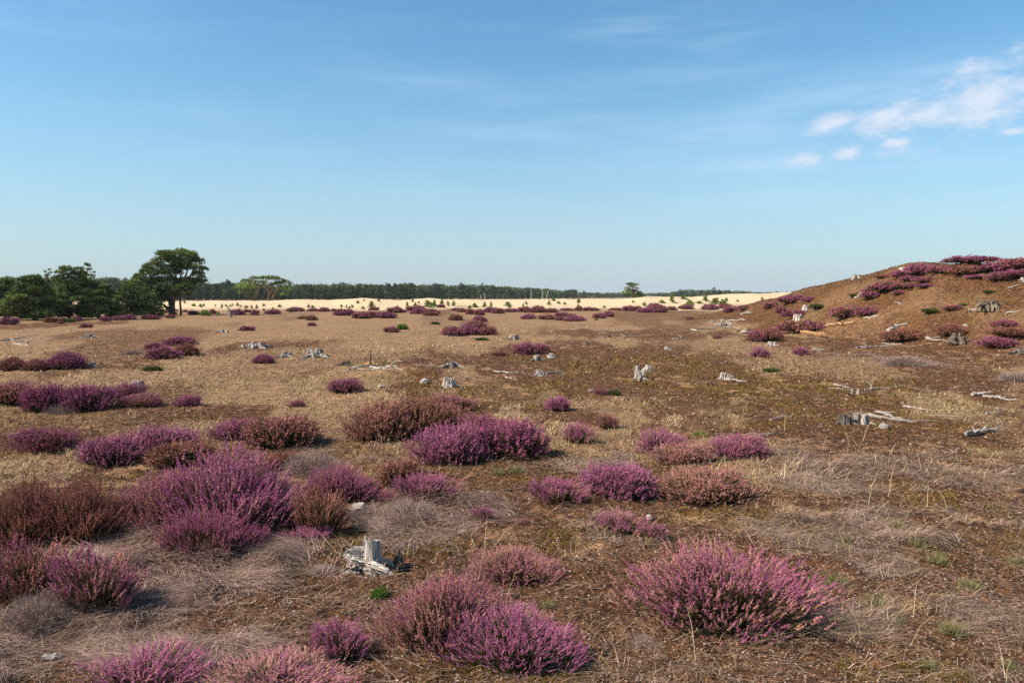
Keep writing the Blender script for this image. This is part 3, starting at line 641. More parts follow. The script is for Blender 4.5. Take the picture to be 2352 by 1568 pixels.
HILL = [
 (1752, 1786, 693, 710, .40, .1, 'small wine heather low on the hill toe', .3), (1792, 1842, 676, 700, .22, .1, 'wine heather on the skyline end of the hill toe', .3), (1843, 1869, 680, 697, .14, .1, 'small violet heather above a bleached stump', .3), (1782, 1805, 705, 721, .35, .1, 'small wine heather near the hill toe stump', .3),
 (1806, 1858, 710, 730, .32, .15, 'wine heather between two hill stumps', .3), (1806, 1896, 734, 766, .52, .3, 'wide dusty mauve heather above the orange split log', .3),
 (1912, 1974, 703, 737, .45, .15, 'rust and purple heather beside a lying white log', .5), (1970, 2006, 706, 732, .18, .15, 'purple heather beside a pale stick', .3),
 (1718, 1752, 760, 784, .30, .2, 'purple half of the dusty pair below the hill', .3), (1746, 1798, 756, 784, .58, .2, 'dusty half of the pair below the hill', .2),
 (2047, 2092, 621, 643, .04, .1, 'violet heather starting the crest band', .3), (2085, 2145, 609, 638, .16, .12, 'purple heather mound in the crest band', .3), (2136, 2186, 609, 635, .26, .2, 'rosy heather in the crest band above bare slope', .3), (2180, 2256, 610, 636, .62, .15, 'rust heather in the middle of the crest band', .4),
 (2186, 2274, 593, 614, .08, .1, 'violet heather standing on the very top of the hill', .3), (2246, 2342, 602, 632, .22, .1, 'wide wine heather high in the crest band', .3), (2306, 2390, 596, 620, .38, .1, 'dusky heather on the skyline at the frame edge', .3), (2218, 2266, 632, 647, .03, .25, 'bright violet low heather under the crest band', .3), (2264, 2325, 624, 650, .28, .2, 'rosy heather mound under the crest band', .4), (2308, 2390, 626, 650, .12, .2, 'bright purple heather at the crest band end by the frame edge', .3),
 (2068, 2108, 633, 651, .16, .12, 'purple heather bridging crest band and diagonal patch', .3), (2058, 2108, 649, 668, .34, .1, 'dark greenish heather in the diagonal patch', .8), (2098, 2147, 636, 656, .26, .12, 'rosy heather at the upper end of the diagonal patch', .5), (2105, 2141, 652, 667, .05, .15, 'bright violet heather below the upper diagonal patch', .3),
 (2000, 2064, 648, 678, .34, .2, 'big dusky pink heather in the diagonal patch', .7), (1981, 2024, 670, 692, .22, .1, 'purple heather at the lower tip of the diagonal patch', .5), (1980, 2000, 664, 676, .10, .1, 'tiny violet heather detached above the diagonal tip', .3), (2052, 2080, 667, 681, .34, .2, 'small wine heather under the diagonal patch', .4), (2010, 2038, 631, 641, .7, .1, 'flat rust heather on the slope under the skyline', .3),
 (2166, 2210, 701, 717, .24, .15, 'low purple heather mid slope by the dark green clump', .5), (2034, 2128, 757, 787, .82, .2, 'wide rust heather at the hill foot by a white root', .4), (2154, 2210, 745, 778, .78, .2, 'dull brown heather behind the dark log jumble', .3), (2283, 2335, 735, 758, .30, .1, 'dark purple heather above the rust bush at the frame edge', .3), (2282, 2376, 752, 784, .80, .2, 'rust bush of heather at the frame edge', .5), (2258, 2335, 775, 802, .16, .15, 'violet heather below the rust bush at the frame edge', .3),
]
for x0, x1, yt, yb, fd, tn, lab, gr in HILL: heather(x0, x1, yt, yb, fd, tn, lab, gr, grp='h', back=.9)
# low evergreen clumps without bloom
PN['bare'] = [(.60, .40, heather_meshes(171, .6, .4, 900, 1, .002, 7, 1.0, .05, .005, .07, .014)[0], None)]
def low_green(x0, x1, yt, yb, lab, bright=0.0):
    p = at((x0 + x1) / 2, yb); D = p[1]; r = (x1 - x0) / 2 / F * D; Dc = D + r * .6; cx = ((x0 + x1) / 2 - 1176) / F * Dc; gz = float(H(cx, Dc, False))
    hh = max(lev(0, yt, Dc) - gz, r * .25); o = ob('low_shrub', PN['bare'][0][2]); o.location = (cx, Dc, gz - .01); o.scale = (r / .6, r / .6, hh / .44)
    o['green'] = 1.0
    if bright:
        o.data = o.data.copy(); o.data.materials[0] = M_GREEN
    tag(o, lab, 'shrub', 'low green shrubs without bloom'); return o
for r in [(2118, 2157, 705, 723, 'dark green clump on the hill slope'), (2256, 2286, 665, 677, 'dark green clump under the crest heather'), (1860, 1897, 696, 714, 'dark green clump beside the bleached hill stump'), (1950, 1976, 672, 684, 'dark green clump near the hill skyline'),
          (1754, 1798, 843, 855, 'flat green cushion on dark soil beyond the pronged stump'), (1395, 1428, 892, 908, 'green shrublet growing against low dark heather'), (990, 1010, 737, 745, 'olive shrublet on the straw plain beyond the middle cluster'), (1092, 1122, 773, 782, 'olive shrublet below the middle cluster'), (325, 368, 838, 853, 'olive shrublet in straw behind the small sawn stump'), (1640, 1678, 1046, 1060, 'green cushion at the soil rim behind the pink purple bush')]: low_green(*r)
for r in [(2202, 2222, 695, 703, 'bright green tuft of leaves on the hill slope'), (912, 937, 741, 757, 'bright green shrub beside wine red heather'), (148, 172, 729, 740, 'bright green shrub in front of the shaded pines'), (1366, 1374, 729, 735, 'tiny bright green shrub on the plain by the violet oval'), (846, 888, 1342, 1378, 'bright green cushion at the foot of the bleached stump'), (1596, 1640, 990, 1001, 'small moss green cushion on dark soil behind the pale pink bush')]: low_green(*r, bright=1)
for r in [(640, 790, 985, 1100, 'grey dead twig bush between purple and rust heather'), (760, 880, 1130, 1200, 'grey dead twigs around the white rotten wood'), (590, 700, 1215, 1290, 'grey dead twigs in front of the small bright purple heather'), (860, 1010, 1120, 1200, 'grey dead twig bush under the leaning purple heather'), (690, 780, 1290, 1320, 'low grey twig scrap on soil by the bleached stump'),
          (668, 728, 1488, 1524, 'grey dead twigs beside the small upright heather'), (1450, 1560, 1448, 1488, 'grey dead twigs under the largest bush'), (-30, 150, 1290, 1470, 'grey leafless heather at the frame edge'), (225, 330, 1215, 1320, 'grey leafless heather between dark bushes and the twig mat'), (95, 175, 908, 954, 'grey bare stems at the foot of vivid purple heather'),
          (280, 332, 794, 814, 'grey leafless bush next to the ring clump'), (2022, 2146, 796, 844, 'mauve leafless bush on the flat below the hill'), (2296, 2400, 834, 880, 'mauve leafless bush at the frame edge')]: dry(*r)

# ------------------------------------------------------------------ weathered wood
def ring_stump(g, r, h, flare=.35, jag=.25, ns=52, nz_=14, hollow=.6, rg=1.0):
    th = np.linspace(0, 2 * math.pi, ns, endpoint=False)
    ridge = sum(g.uniform(.03, .09) * np.cos(th * k + g.uniform(0, 6.28)) for k in (2, 3, 4, 5, 7, 9)); ridge += g.normal(size=ns) * .035 - .16 * (g.random(ns) < .14)
    ridge = ridge * rg
    top = 1 + .62 * jag * sum(g.uniform(-.5, .5) * np.cos(th * k + g.uniform(0, 6.28)) for k in (1, 2, 3, 5, 8)) + g.normal(size=ns) * jag * .16
    top = np.clip(top, .45, 1.12)
    V = []; wv = []
    for i in range(nz_ + 1):
        t = i / nz_; rr = r * (1 + flare * math.exp(-t * 4.0) + ridge * (1.4 - .5 * t)) * (1 - .10 * t)
        z = (-0.05 * h if i else -.7 * h) + t * h * top * 1.05; rr = rr * (1 + g.normal(size=ns) * .016 * rg)
        V.append(np.stack([rr * np.cos(th), rr * np.sin(th), z], 1)); wv.append(np.stack([np.cos(th), np.sin(th), np.full(ns, t * .25)], 1))
    last = V[-1]
    for q, (s_, dz) in enumerate(((.82, -.02), (.6, -.10 * hollow), (.3, -.25 * hollow))):
        w_ = last * np.array([s_, s_, 1]); w_[:, 2] = last[:, 2] * (1 - q * .3) + h * .95 * q * .3 + dz * h + g.normal(size=ns) * .03 * h; V.append(w_); wv.append(np.stack([np.cos(th) * s_ * 2, np.sin(th) * s_ * 2, np.full(ns, 3.0)], 1))
    V = np.concatenate(V); wv = np.concatenate(wv); f = []; rows = nz_ + 4
    for i in range(rows - 1):
        for j in range(ns): a, b = i * ns + j, i * ns + (j + 1) % ns; f += [(a, b, b + ns), (a, b + ns, a + ns)]
    V = np.vstack([V, [0, 0, V[-ns:, 2].mean()]]); wv = np.vstack([wv, [0, 0, 3]]); c = len(V) - 1
    for j in range(ns): f.append((c, (rows - 1) * ns + j, (rows - 1) * ns + (j + 1) % ns))
    return V, np.array(f), wv
def wmesh(name, parts, mat):
    mb = MB()
    for V, Fc, wv in parts: mb.add(V, Fc, 0, wv=wv)
    return mb.mesh(name, [mat], False)
def stump(x0, x1, yt, yb, label, seed, mat=None, roots=4, jag=.25, lean=0.0, flare=.35, fit=.42, rootlen=1.6):
    g = np.random.default_rng(seed); mat = mat or M_WOOD
    p = at((x0 + x1) / 2, yb); D = p[1]; r = (x1 - x0) * (fit if mat is not M_WOODM else .36) / F * D; y = D + r * .6; gz = float(H(p[0], y, False)); h = max(lev(0, yt, y) - gz, r * .5) * (1.0 if jag >= .4 else .9)
    e = empty('tree_stump', (p[0], y, gz), 0); tag(e, label, 'stump', 'old stumps on the heath'); e.rotation_euler = (0, lean, 0)
    body = [ring_stump(g, r * (.8 if jag >= .4 else 1), h * (.62 if jag >= .4 else 1), flare, min(jag, .35))]
    if jag >= .4:       # rotten: upright shards and crumbled lumps round a low core
        for q in range(7):
            a = g.uniform(0, 6.28); rr = r * g.uniform(.25, .95); sh = h * g.uniform(.4, 1.0); sr = r * g.uniform(.22, .44); lean_ = g.uniform(-.25, .45); n = 7; t = np.linspace(0, 1, n)
            P = np.stack([np.cos(a) * rr * (1 + lean_ * t) + g.normal(size=n) * sr * .12, np.sin(a) * rr * (1 + lean_ * t) + g.normal(size=n) * sr * .12, t * sh - .02], 1); body.append(tube(P, sr * (1 - .38 * t ** 2) * g.uniform(.75, 1.2, n), 11, .32, g))
        for q in range(5):
            a = g.uniform(0, 6.28); rr = r * g.uniform(.9, 1.7); sr = r * g.uniform(.12, .26); t = np.linspace(-1, 1, 6); b_ = g.uniform(0, 6.28)
            P = np.stack([np.cos(a) * rr + np.cos(b_) * t * sr * 1.8, np.sin(a) * rr + np.sin(b_) * t * sr * 1.8, sr * .5 + 0 * t], 1); body.append(tube(P, sr * (1.05 - .7 * t ** 2), 9, .3, g))
    ob('trunk', wmesh('stump_trunk', body, mat), e)
    for k_ in range(roots):
        a = g.uniform(0, 6.28) if k_ > 1 else (-2.6 if k_ else -.5) + g.uniform(-.3, .3); L = r * rootlen * g.uniform(.7, 1.4); n = 7; t = np.linspace(0, 1, n)
        ang = a + np.cumsum(g.normal(size=n) * .14); path = np.stack([r * .6 * np.cos(a) + np.cumsum(np.cos(ang)) * L / n, r * .6 * np.sin(a) + np.cumsum(np.sin(ang)) * L / n, r * .28 * (1 - t) ** 1.5 + .008 + g.normal(size=n) * .03 * r], 1)
        ob('root', wmesh('stump_root', [tube(path, r * .24 * (1 - .8 * t), 12, .26, g)], mat), e)
    return e
def wob(g, a, b, n, amp):
    t = np.linspace(0, 1, n)[:, None]; P = a * (1 - t) + b * t; L = np.linalg.norm(b - a)
    q = np.cumsum(g.normal(size=(n, 3)), 0); q = q - q[0] * (1 - t) - q[-1] * t; P = P + q * amp * L * np.array([1, 1, .35]); return P
def log(x0, y0, x1, y1, rp, label, seed, mat=None, forks=0, cat='branch', name='fallen_branch', lift=0.0, taper=.6, amp=.035, flat=1.0, grp='weathered wood lying on the heath'):
    g = np.random.default_rng(seed); mat = mat or M_WOOD; a, b = at(x0, y0), at(x1, y1); c = (a + b) / 2; r = rp * .78 / F * c[1]
    n = 12; P = wob(g, a, b, n, amp); P[:, 2] = H(P[:, 0], P[:, 1]) + r * .65 + np.maximum(0, lift) * np.linspace(0, 1, n) ** 2 * np.linalg.norm(b - a) + np.abs(g.normal(size=n)) * r * .5
    rad = r * (1 - taper * np.linspace(0, 1, n)) * g.uniform(.8, 1.2, n); rad[0] *= .75
    parts = [tube(P - c, rad, 10, .20, g)]
    for k_ in range(forks):
        i = int(g.integers(2, n - 2)); L = np.linalg.norm(b - a) * g.uniform(.25, .55); an = math.atan2(*(b - a)[1::-1]) + g.choice([-1, 1]) * g.uniform(.35, 1.1)
        q = P[i] + np.array([math.cos(an), math.sin(an), g.uniform(-.02, .25)]) * L; q[2] = max(q[2], float(H(q[0], q[1])) + r * .3)
        parts.append(tube(wob(g, P[i], q, 7, .06) - c, rad[i] * .6 * (1 - .7 * np.linspace(0, 1, 7)), 7, .15, g))
    for q in parts: q[0][:, 2] *= flat
    o = ob(name, wmesh(name, parts, mat)); o.location = c; tag(o, label, cat, grp); return o
def chunk(x0, x1, yt, yb, label, seed, mat=None, name='wood_fragment', cat='wood piece'):
    """broken slab of wood lying flat: a long splintered wedge"""
    g = np.random.default_rng(seed); p = at((x0 + x1) / 2, yb); D = p[1]; L = (x1 - x0) / F * D; hgt = max(lev(0, yt, D + L * .15) - float(H(p[0], D + L * .15)), L * .12)
    parts = []
    for k_ in range(4):
        n = 8; t = np.linspace(-.5, .5, n); off = g.uniform(-.16, .16) * L; sc = g.uniform(.6, 1.0)
        path = np.stack([t * L * sc + g.uniform(-.08, .08) * L, off + g.normal(size=n) * .01 * L + t * L * g.uniform(-.2, .2), hgt * (.35 + .25 * k_ / 3) + g.normal(size=n) * .06 * hgt], 1)
        parts.append(tube(path, hgt * .42 * (1 - .8 * np.abs(t * 1.9) ** 2.5) + .002, 8, .22, g))
    o = ob(name, wmesh(name, parts, mat or M_WOODW)); y = D + L * .15; o.location = (p[0], y, float(H(p[0], y)) - .004); tag(o, label, cat, 'broken wood pieces'); return o

def front_stump():
    g = np.random.default_rng(77); p = at(852, 1312); D = p[1]; k_ = D / F
    e = empty('tree_stump', (p[0], D + .04, float(H(p[0], D + .04, False))), 0); tag(e, 'bleached broken stump with cut top and splayed roots at the front', 'stump', 'old stumps on the heath')
    ob('trunk', wmesh('stump_trunk', [ring_stump(g, 24 * k_, 68 * k_, .34, .15, 60, 18, .25, .42)], M_WOODW), e)
    def tb(pts, rad, rough=.2, nm='root', mat=M_WOODW, ns=28):
        pts = np.array(pts, float) * k_; n = 16; t = np.linspace(0, 1, len(pts)); rough = rough * .85; tt = np.linspace(0, 1, n); P = np.stack([np.interp(tt, t, pts[:, i]) for i in range(3)], 1) + g.normal(size=(n, 3)) * .7 * k_
        ob(nm, wmesh('stump_' + nm, [tube(P, np.interp(tt, np.linspace(0, 1, len(rad)), rad) * k_, ns, rough, g)], mat), e)
    tb([(0, -2, 22), (-24, -6, 30), (-44, -10, 36), (-62, -12, 42)], [17, 18, 15, 5], .28, 'broken_limb')
    tb([(-26, -10, 26), (-32, -18, 10), (-36, -24, -6)], [16, 17, 20], .28, 'root')
    tb([(-8, -12, 10), (12, -30, 9), (34, -42, 7), (56, -50, 2)], [15, 17, 13, 5], .30, 'root')
    tb([(8, 0, 10), (34, -6, 16), (52, -4, 4)], [12, 9, 5], .25, 'root', M_WOOD)
    tb([(-12, -28, 6), (6, -40, 12), (20, -52, 2)], [7, 8, 4], .25, 'root', M_WOOD)
    for q, (x, y, h, r_) in enumerate([(60, 10, 44, 8), (66, -22, 26, 9), (-66, -18, 16, 8), (54, 18, 26, 6), (76, -10, 18, 6)]):
        tb([(x, y, -4), (x + 1, y, h * .5), (x + g.uniform(-4, 4), y, h)], [r_, r_ * .9, r_ * .25], .3, 'rotten_stake', M_WOODD, 9)
front_stump()
STUMPS = [(298, 328, 872, 891, 'small sawn upright stump among heather in straw', 1, M_WOODW, 2, .05), (1015, 1047, 866, 890, 'squat white stump at the foot of the mossy hump', 2, M_WOODW, 3, .25), (1456, 1482, 836, 873, 'gnarled two headed white stump on dark soil', 3, M_WOODW, 3, .5),
 (1020, 1056, 825, 845, 'ragged grey stump beyond the mossy hump', 5, M_WOOD, 4, .5), (1222, 1246, 811, 828, 'grey root stump under purple heather', 6, M_WOOD, 3, .4), (776, 802, 827, 840, 'small dark stump at the end of the split branch', 7, M_WOODD, 3, .4),
 (558, 600, 783, 799, 'low pale crumbled stump on a dark soil patch', 8, M_WOOD, 5, .6), (640, 668, 805, 820, 'smaller grey crumbled stump on the dark soil patch', 9, M_WOOD, 4, .6), (704, 744, 797, 821, 'tall crumbled stump with grey lumps on the dark soil patch', 10, M_WOOD, 5, .6), (690, 704, 816, 826, 'tiny grey stump next to the tall crumbled one', 11, M_WOOD, 2, .5),
 (200, 218, 826, 842, 'broken grey stump leaning out of dark violet heather', 12, M_WOOD, 4, .6), (194, 216, 763, 775, 'dark stump with pale top on the straw plain before the pines', 13, M_WOOD, 3, .5), (1168, 1192, 768, 780, 'squat cut stump on the plain beyond purple heather', 14, M_WOOD, 2, .15),
 (1230, 1252, 846, 864, 'short split stump by a grey log on dark soil', 15, M_WOODW, 3, .5), (1955, 1962, 888, 905, 'thin white peg of a stump on dark soil', 16, M_WOODW, 0, .5), (1968, 1977, 889, 906, 'second thin white peg behind the sticks', 17, M_WOODW, 0, .5),
 (2250, 2304, 688, 712, 'big mossy topped stump high on the hill', 18, M_WOODM, 4, .30), (1823, 1844, 721, 738, 'bleached square stump on the lower hill between heathers', 19, M_WOODW, 1, .2), (1845, 1859, 700, 713, 'small bleached stump under violet heather on the hill', 20, M_WOODW, 1, .3), (1960, 1980, 630, 640, 'pale stump breaking the hill skyline', 21, M_WOOD, 3, .3),
 (2068, 2082, 611, 618, 'tiny white stump just under the hill crest', 22, M_WOODW, 1, .4), (2345, 2362, 632, 646, 'white stump at the frame edge beneath crest heather', 23, M_WOODW, 1, .4), (1764, 1786, 784, 794, 'low cut stump on straw behind round pink heather', 24, M_WOODW, 2, .2), (1525, 1542, 794, 805, 'small white topped stump alone on dark soil', 25, M_WOODW, 2, .5),
 (500, 520, 755, 763, 'flat pale stump on the yellow plain', 26, M_WOOD, 3, .5), (1390, 1404, 712 + 54, 774, 'small dark stump on the far brown rise', 27, M_WOODD, 1, .4), (1644, 1660, 739, 748, 'grey knotted stump at the hill toe', 28, M_WOOD, 4, .5), (1664, 1690, 736, 747, 'grey hollow stump at the hill toe', 29, M_WOOD, 4, .5), (2330, 2366, 792, 812, 'dark root stump at the frame edge on the flat', 30, M_WOODD, 4, .6), (1343, 1352, 782, 794, 'black peg of a burnt stump on dark soil', 31, M_WOODD, 1, .3), (1630, 1640, 732, 742, 'white crumbled stump beside far driftwood', 32, M_WOODW, 2, .5)]
for x0, x1, yt, yb, lab, sd_, mt, rt, jg in STUMPS: stump(x0, x1, yt, yb, lab, 200 + sd_, mt, rt, jg)
stump(1478, 1500, 833, 852, 'white shoulder lump standing against the two headed stump', 240, M_WOODW, 1, .4, .3)
stump(1652, 1670, 847, 872, 'bright white three pronged stump on dark soil', 241, M_WOODW, 2, .8, .1)
stump(1668, 1686, 856, 874, 'lower prong leaning beside the three pronged stump', 242, M_WOODW, 1, .8, .25)
stump(1926, 1966, 950, 976, 'rotten dark stump, hollow, beside the long grey log', 243, M_WOODD, 4, .3)
stump(1962, 2000, 948, 974, 'dark stump with white splintered rim beside the long grey log', 244, M_WOOD, 3, .35)
stump(2186, 2226, 764, 790, 'dark jumbled root stump at the hill foot', 245, M_WOODD, 7, .7)
LOGS = [  # x0 y0 x1 y1 radius label seed mat forks
 (1996, 960, 2098, 976, 7, 'long grey log lying from the splintered dark stump', 1, M_WOOD, 2), (2010, 950, 2060, 966, 5, 'pale slab leaning on the long grey log', 2, M_WOOD, 1), (1666, 873, 1714, 878, 3.2, 'white stick beside the three pronged stump', 3, M_WOODW, 0), (2218, 1002, 2290, 990, 8, 'fluted grey log with white end at the soil rim', 4, M_WOOD, 2),
 (2232, 910, 2268, 908, 6, 'curved grey log with twisted end near the frame edge', 5, M_WOODW, 1), (2258, 914, 2332, 922, 3.5, 'forked bleached branch beside the curved grey log', 6, M_WOODW, 3), (2075, 935, 2138, 941, 2.8, 'thin white stick with dark end on dark soil', 7, M_WOODW, 0), (2136, 952, 2202, 960, 2.2, 'thin forked stick beyond the fluted log', 8, M_WOOD, 1),
 (1768, 963, 1806, 956, 2.2, 'thin pale twig forked, alone on dark soil', 9, M_WOODW, 2), (1902, 893, 1950, 897, 2.2, 'flat grey branch before the white pegs', 10, M_WOODW, 2), (1914, 884, 1952, 892, 2.5, 'second flat branch crossing before the white pegs', 11, M_WOODW, 1), (1986, 897, 2082, 890, 2.4, 'long thin bleached branch beyond the white pegs', 12, M_WOODW, 3),
 (1842, 770, 1894, 778, 8, 'orange split log at the foot of the hill', 13, M_WOODO, 0), (1896, 752, 1962, 744, 4.5, 'forked pale log above the orange split one', 14, M_WOODO, 2), (2040, 766, 2062, 752, 6, 'bleached root rising from straw at the hill foot', 15, M_WOODW, 0), (2056, 750, 2084, 744, 3, 'bleached root arm at the hill foot', 16, M_WOODW, 1), (2024, 790, 2072, 793, 2.2, 'clean white curved stick below the rust heather', 17, M_WOODW, 0),
 (1966, 801, 2032, 795, 2.8, 'grey branch pile stick below the bleached root', 18, M_WOODW, 2), (1866, 804, 1894, 806, 3.5, 'grey bundle of sticks beside small pink heather', 19, M_WOOD, 2), (1962, 688, 1990, 672, 3.5, 'white log pointing up the slope to diagonal heather', 20, M_WOODW, 0), (1984, 731, 2020, 726, 2.4, 'pale stick beside purple hill heather', 21, M_WOODW, 0),
 (2126, 693 + 86, 2180, 785, 4, 'grey plank of wood in front of the dark jumble', 22, M_WOOD, 1), (2196, 781, 2222, 786, 4, 'broken grey wood heap in the dark jumble', 23, M_WOOD, 2), (1982, 707 + 86, 1986, 792, 1.5, 'short grey twig on the flat before the hill', 24, M_WOOD, 0), (2224, 716, 2252, 714, 3, 'grey wood sliver under the big hill stump', 25, M_WOOD, 0), (2312, 720, 2344, 716, 3, 'grey log right beyond the big hill stump', 26, M_WOOD, 0), (2056, 696, 2074, 700, 2, 'dark sliver on the hill under diagonal heather', 27, M_WOOD, 0), (2316, 664, 2338, 656, 2.4, 'pale sticks high on the hill at the frame edge', 28, M_WOODW, 1),
 (1132, 855, 1190, 857, 2.4, 'bent white stick on dark soil in the middle', 29, M_WOODW, 0), (1256, 859, 1292, 853, 3, 'grey log beside the short split stump', 30, M_WOOD, 1), (1160, 868, 1188, 874, 2.4, 'grey twig scraps under the bent white stick', 31, M_WOOD, 2), (1290, 856, 1300, 858, 2, 'chip of wood by the grey log', 32, M_WOOD, 0),
 (800, 852, 862, 842, 3.6, 'dark limb of the fallen split tree', 33, M_WOOD, 3), (856, 840, 926, 851, 3.2, 'pale limb of the fallen split tree', 34, M_WOODW, 2), (812, 846, 900, 848, 2.6, 'grey limb crossing under the split tree', 35, M_WOOD, 3), (842, 838, 870, 843, 5, 'orange split heart of the fallen tree', 36, M_WOODO, 1),
 (10, 782, 62, 788, 3, 'forked dark branch heap at the frame edge', 37, M_WOOD, 3), (40, 790, 66, 796, 2.5, 'pale broken limb under the branch heap', 38, M_WOODW, 1), (0, 784, 40, 778, 2.4, 'grey limb on top of the branch heap', 39, M_WOOD, 1),
 (1654, 736, 1712, 738, 2.0, 'thin grey branch at the hill toe', 40, M_WOODW, 2), (1660, 752, 1700, 757, 2.2, 'pale branch in driftwood below the hill toe', 41, M_WOODW, 2), (1690, 762, 1712, 758, 3.2, 'orange broken wood below the hill toe', 42, M_WOODO, 1), (1700, 724, 1726, 720, 2.6, 'grey driftwood pile up the hill toe', 43, M_WOODW, 3), (1600, 760, 1640, 756, 2, 'white branch on the brown rise before the hill', 44, M_WOODW, 1), (1548, 780, 1580, 776, 1.8, 'white branch on the brown rise, farther out', 45, M_WOODW, 1),
 (1370, 762, 1440, 760, 1.5, 'long thin branch on the far brown rise', 46, M_WOODW, 2), (1425, 776, 1475, 772, 1.5, 'thin branch end on the far brown rise', 47, M_WOODW, 1), (1026, 774, 1050, 770, 1.6, 'pale sticks below the middle cluster', 48, M_WOODW, 1), (1080, 776, 1106, 776, 1.4, 'pale sliver below the middle cluster', 49, M_WOODW, 0), (898, 1234, 940, 1226, 2.8, 'thin peeled stick on soil above the bleached stump', 50, M_WOODW, 0),
 (1610, 838, 1634, 832, 1.8, 'orange splinter behind the three pronged stump', 51, M_WOODO, 1), (2262, 952, 2300, 948, 2, 'pale twigs near the frame edge on dark soil', 52, M_WOODW, 2), (2120, 968, 2150, 966, 1.8, 'pale sliver near the thin forked stick', 53, M_WOODW, 0), (1790, 995, 1700 - 60, 1000, 2.0, 'dark thin log behind pink purple heather', 54, M_WOOD, 0)]
for x0, y0, x1, y1, rp, lab, sd_, mt, fk in LOGS: log(x0, y0, x1, y1, rp, lab, 300 + sd_, mt, fk)
CH = [(92, 142, 1501, 1514, 'short clean white stick at the front', 1, M_WOODW), (786, 850, 1160, 1188, 'white rotten wood slab among grey twigs', 2, M_WOODW), (2020, 2042, 972, 986, 'bright white chip under the long grey log', 3, M_WOODW), (962, 990, 868, 880, 'white wood showing in the side of the mossy hump', 4, M_WOODW), (866, 884, 884, 890, 'white chip beside rosy heather', 5, M_WOODW),
      (1150, 1172, 936, 942, 'white chip behind the middle thicket', 6, M_WOODW), (1484, 1502, 1183, 1189, 'pale bark flake by the loose heather', 7, M_WOODW), (715, 745, 995, 1003, 'pale bark flake beside grey brown heather', 8, M_WOODW), (1350, 1366, 893, 899, 'pale chip on dark soil beside low dark heather', 9, M_WOODW), (1700, 1722, 758, 766, 'white chip heap below the hill toe', 10, M_WOODW), (1256, 1274, 812, 824, 'grey wood lump beside the root stump', 11, M_WOODW), (2212, 2224, 744, 752, 'pale lump of wood above the dark jumble', 12, M_WOODW)]
for x0, x1, yt, yb, lab, sd_, mt in CH: chunk(x0, x1, yt, yb, lab, 400 + sd_, mt)
def snag(x0, x1, yt, yb, label, seed, mat, name='dead_snag', kinks=3):
    g = np.random.default_rng(seed); p = at((x0 + x1) / 2, yb); k_ = p[1] / F; h = lev(0, yt, p[1]) - p[2]; n = 9; t = np.linspace(0, 1, n); wv_ = (x1 - x0) * k_
    P = np.stack([np.cumsum(g.normal(size=n)) * wv_ * .07, np.cumsum(g.normal(size=n)) * wv_ * .05, t * h - .03], 1); parts = [tube(P, wv_ * .22 * (1 - .7 * t), 9, .2, g)]
    for q in range(kinks):
        i = int(g.integers(2, n - 1)); e_ = P[i] + np.array([g.choice([-1, 1]) * wv_ * g.uniform(.4, .8), g.uniform(-.3, .3) * wv_, wv_ * g.uniform(.1, .9)]); parts.append(tube(wob(g, P[i], e_, 6, .08), wv_ * .09 * (1 - .7 * np.linspace(0, 1, 6)), 6, .15, g))
    o = ob(name, wmesh(name, parts, mat)); o.location = p; tag(o, label, 'dead tree', 'dead standing wood'); return o
snag(846, 858, 797, 842, 'dark upright splinter standing on the fallen split tree', 501, M_WOODD, kinks=1)
snag(522, 538, 701, 729, 'grey forked snag in front of far purple heather', 502, M_WOOD, kinks=3)
snag(224, 236, 715, 732, 'white branch stub under the shaded pines', 503, M_WOODW, kinks=3)

# ------------------------------------------------------------------ pines
def crown_mesh(g, pads, dens, L, W, k, mat, name='pine_crown', spread=.65, shell=.55):
    """needle tufts through every foliage pad (cx, cy, cz, rx, ry, rz)"""
    C = []; A_ = []; S = []
    for cx, cy_, cz, rx, ry, rz in pads:
        n = max(6, int(dens * (rx * ry + rx * rz + ry * rz))); u = nrm(g.normal(size=(n, 3))); u[:, 2] = np.where(u[:, 2] < -.25, -u[:, 2], u[:, 2])
        r_ = g.uniform(shell, 1.08, n) * (1 + .22 * np.sin(u[:, 0] * 5 + cx * 3) * np.sin(u[:, 1] * 4 + cz * 5))
        C.append(np.array([cx, cy_, cz]) + u * r_[:, None] * np.array([rx, ry, rz])); A_.append(nrm(u * .7 + np.array([0, 0, .6]))); S.append(np.clip(g.normal(.5, .26) + g.normal(size=n) * .20, 0, 1))
    C = np.concatenate(C); A_ = np.concatenate(A_); S = np.concatenate(S)
    V, Fc = spray(C, A_, k, L, W, spread, g, True)
    return mk(name, V, Fc, [mat], dict(rnd=np.clip(np.repeat(S, k * 3) + np.repeat(g.normal(size=len(S) * k) * .1, 3), 0, 1)))
def limbs_mesh(g, stems, mat, name='pine_trunk'):
    mb = MB()
    for pts, rad in stems:
        pts = np.array(pts, float); n = 3 * len(pts); t = np.linspace(0, 1, len(pts)); tt = np.linspace(0, 1, n)
        P = np.stack([np.interp(tt, t, pts[:, i]) for i in range(3)], 1); P[1:-1] += g.normal(size=(n - 2, 3)) * rad[0] * .25
        V, Fc, wv = tube(P, np.interp(tt, np.linspace(0, 1, len(rad)), rad), 8, .08, g); mb.add(V, Fc, 0, wv=wv)
    return mb.mesh(name, [mat], True)
def place_tree(name, loc, trunk, crown, label, cat, group, rz=0, sc=(1, 1, 1)):
    e = empty(name, loc, rz, sc); tag(e, label, cat, group)
    if trunk: ob('trunk', trunk, e)
    ob('crown', crown, e); return e
def gp(X, Y, D=None):
    p = at(X, Y)
    if D: p = np.array([(X - 1176) / F * D, D, float(H((X - 1176) / F * D, D, False))])
    return p
TG = 'pines standing at the edge of the heath'
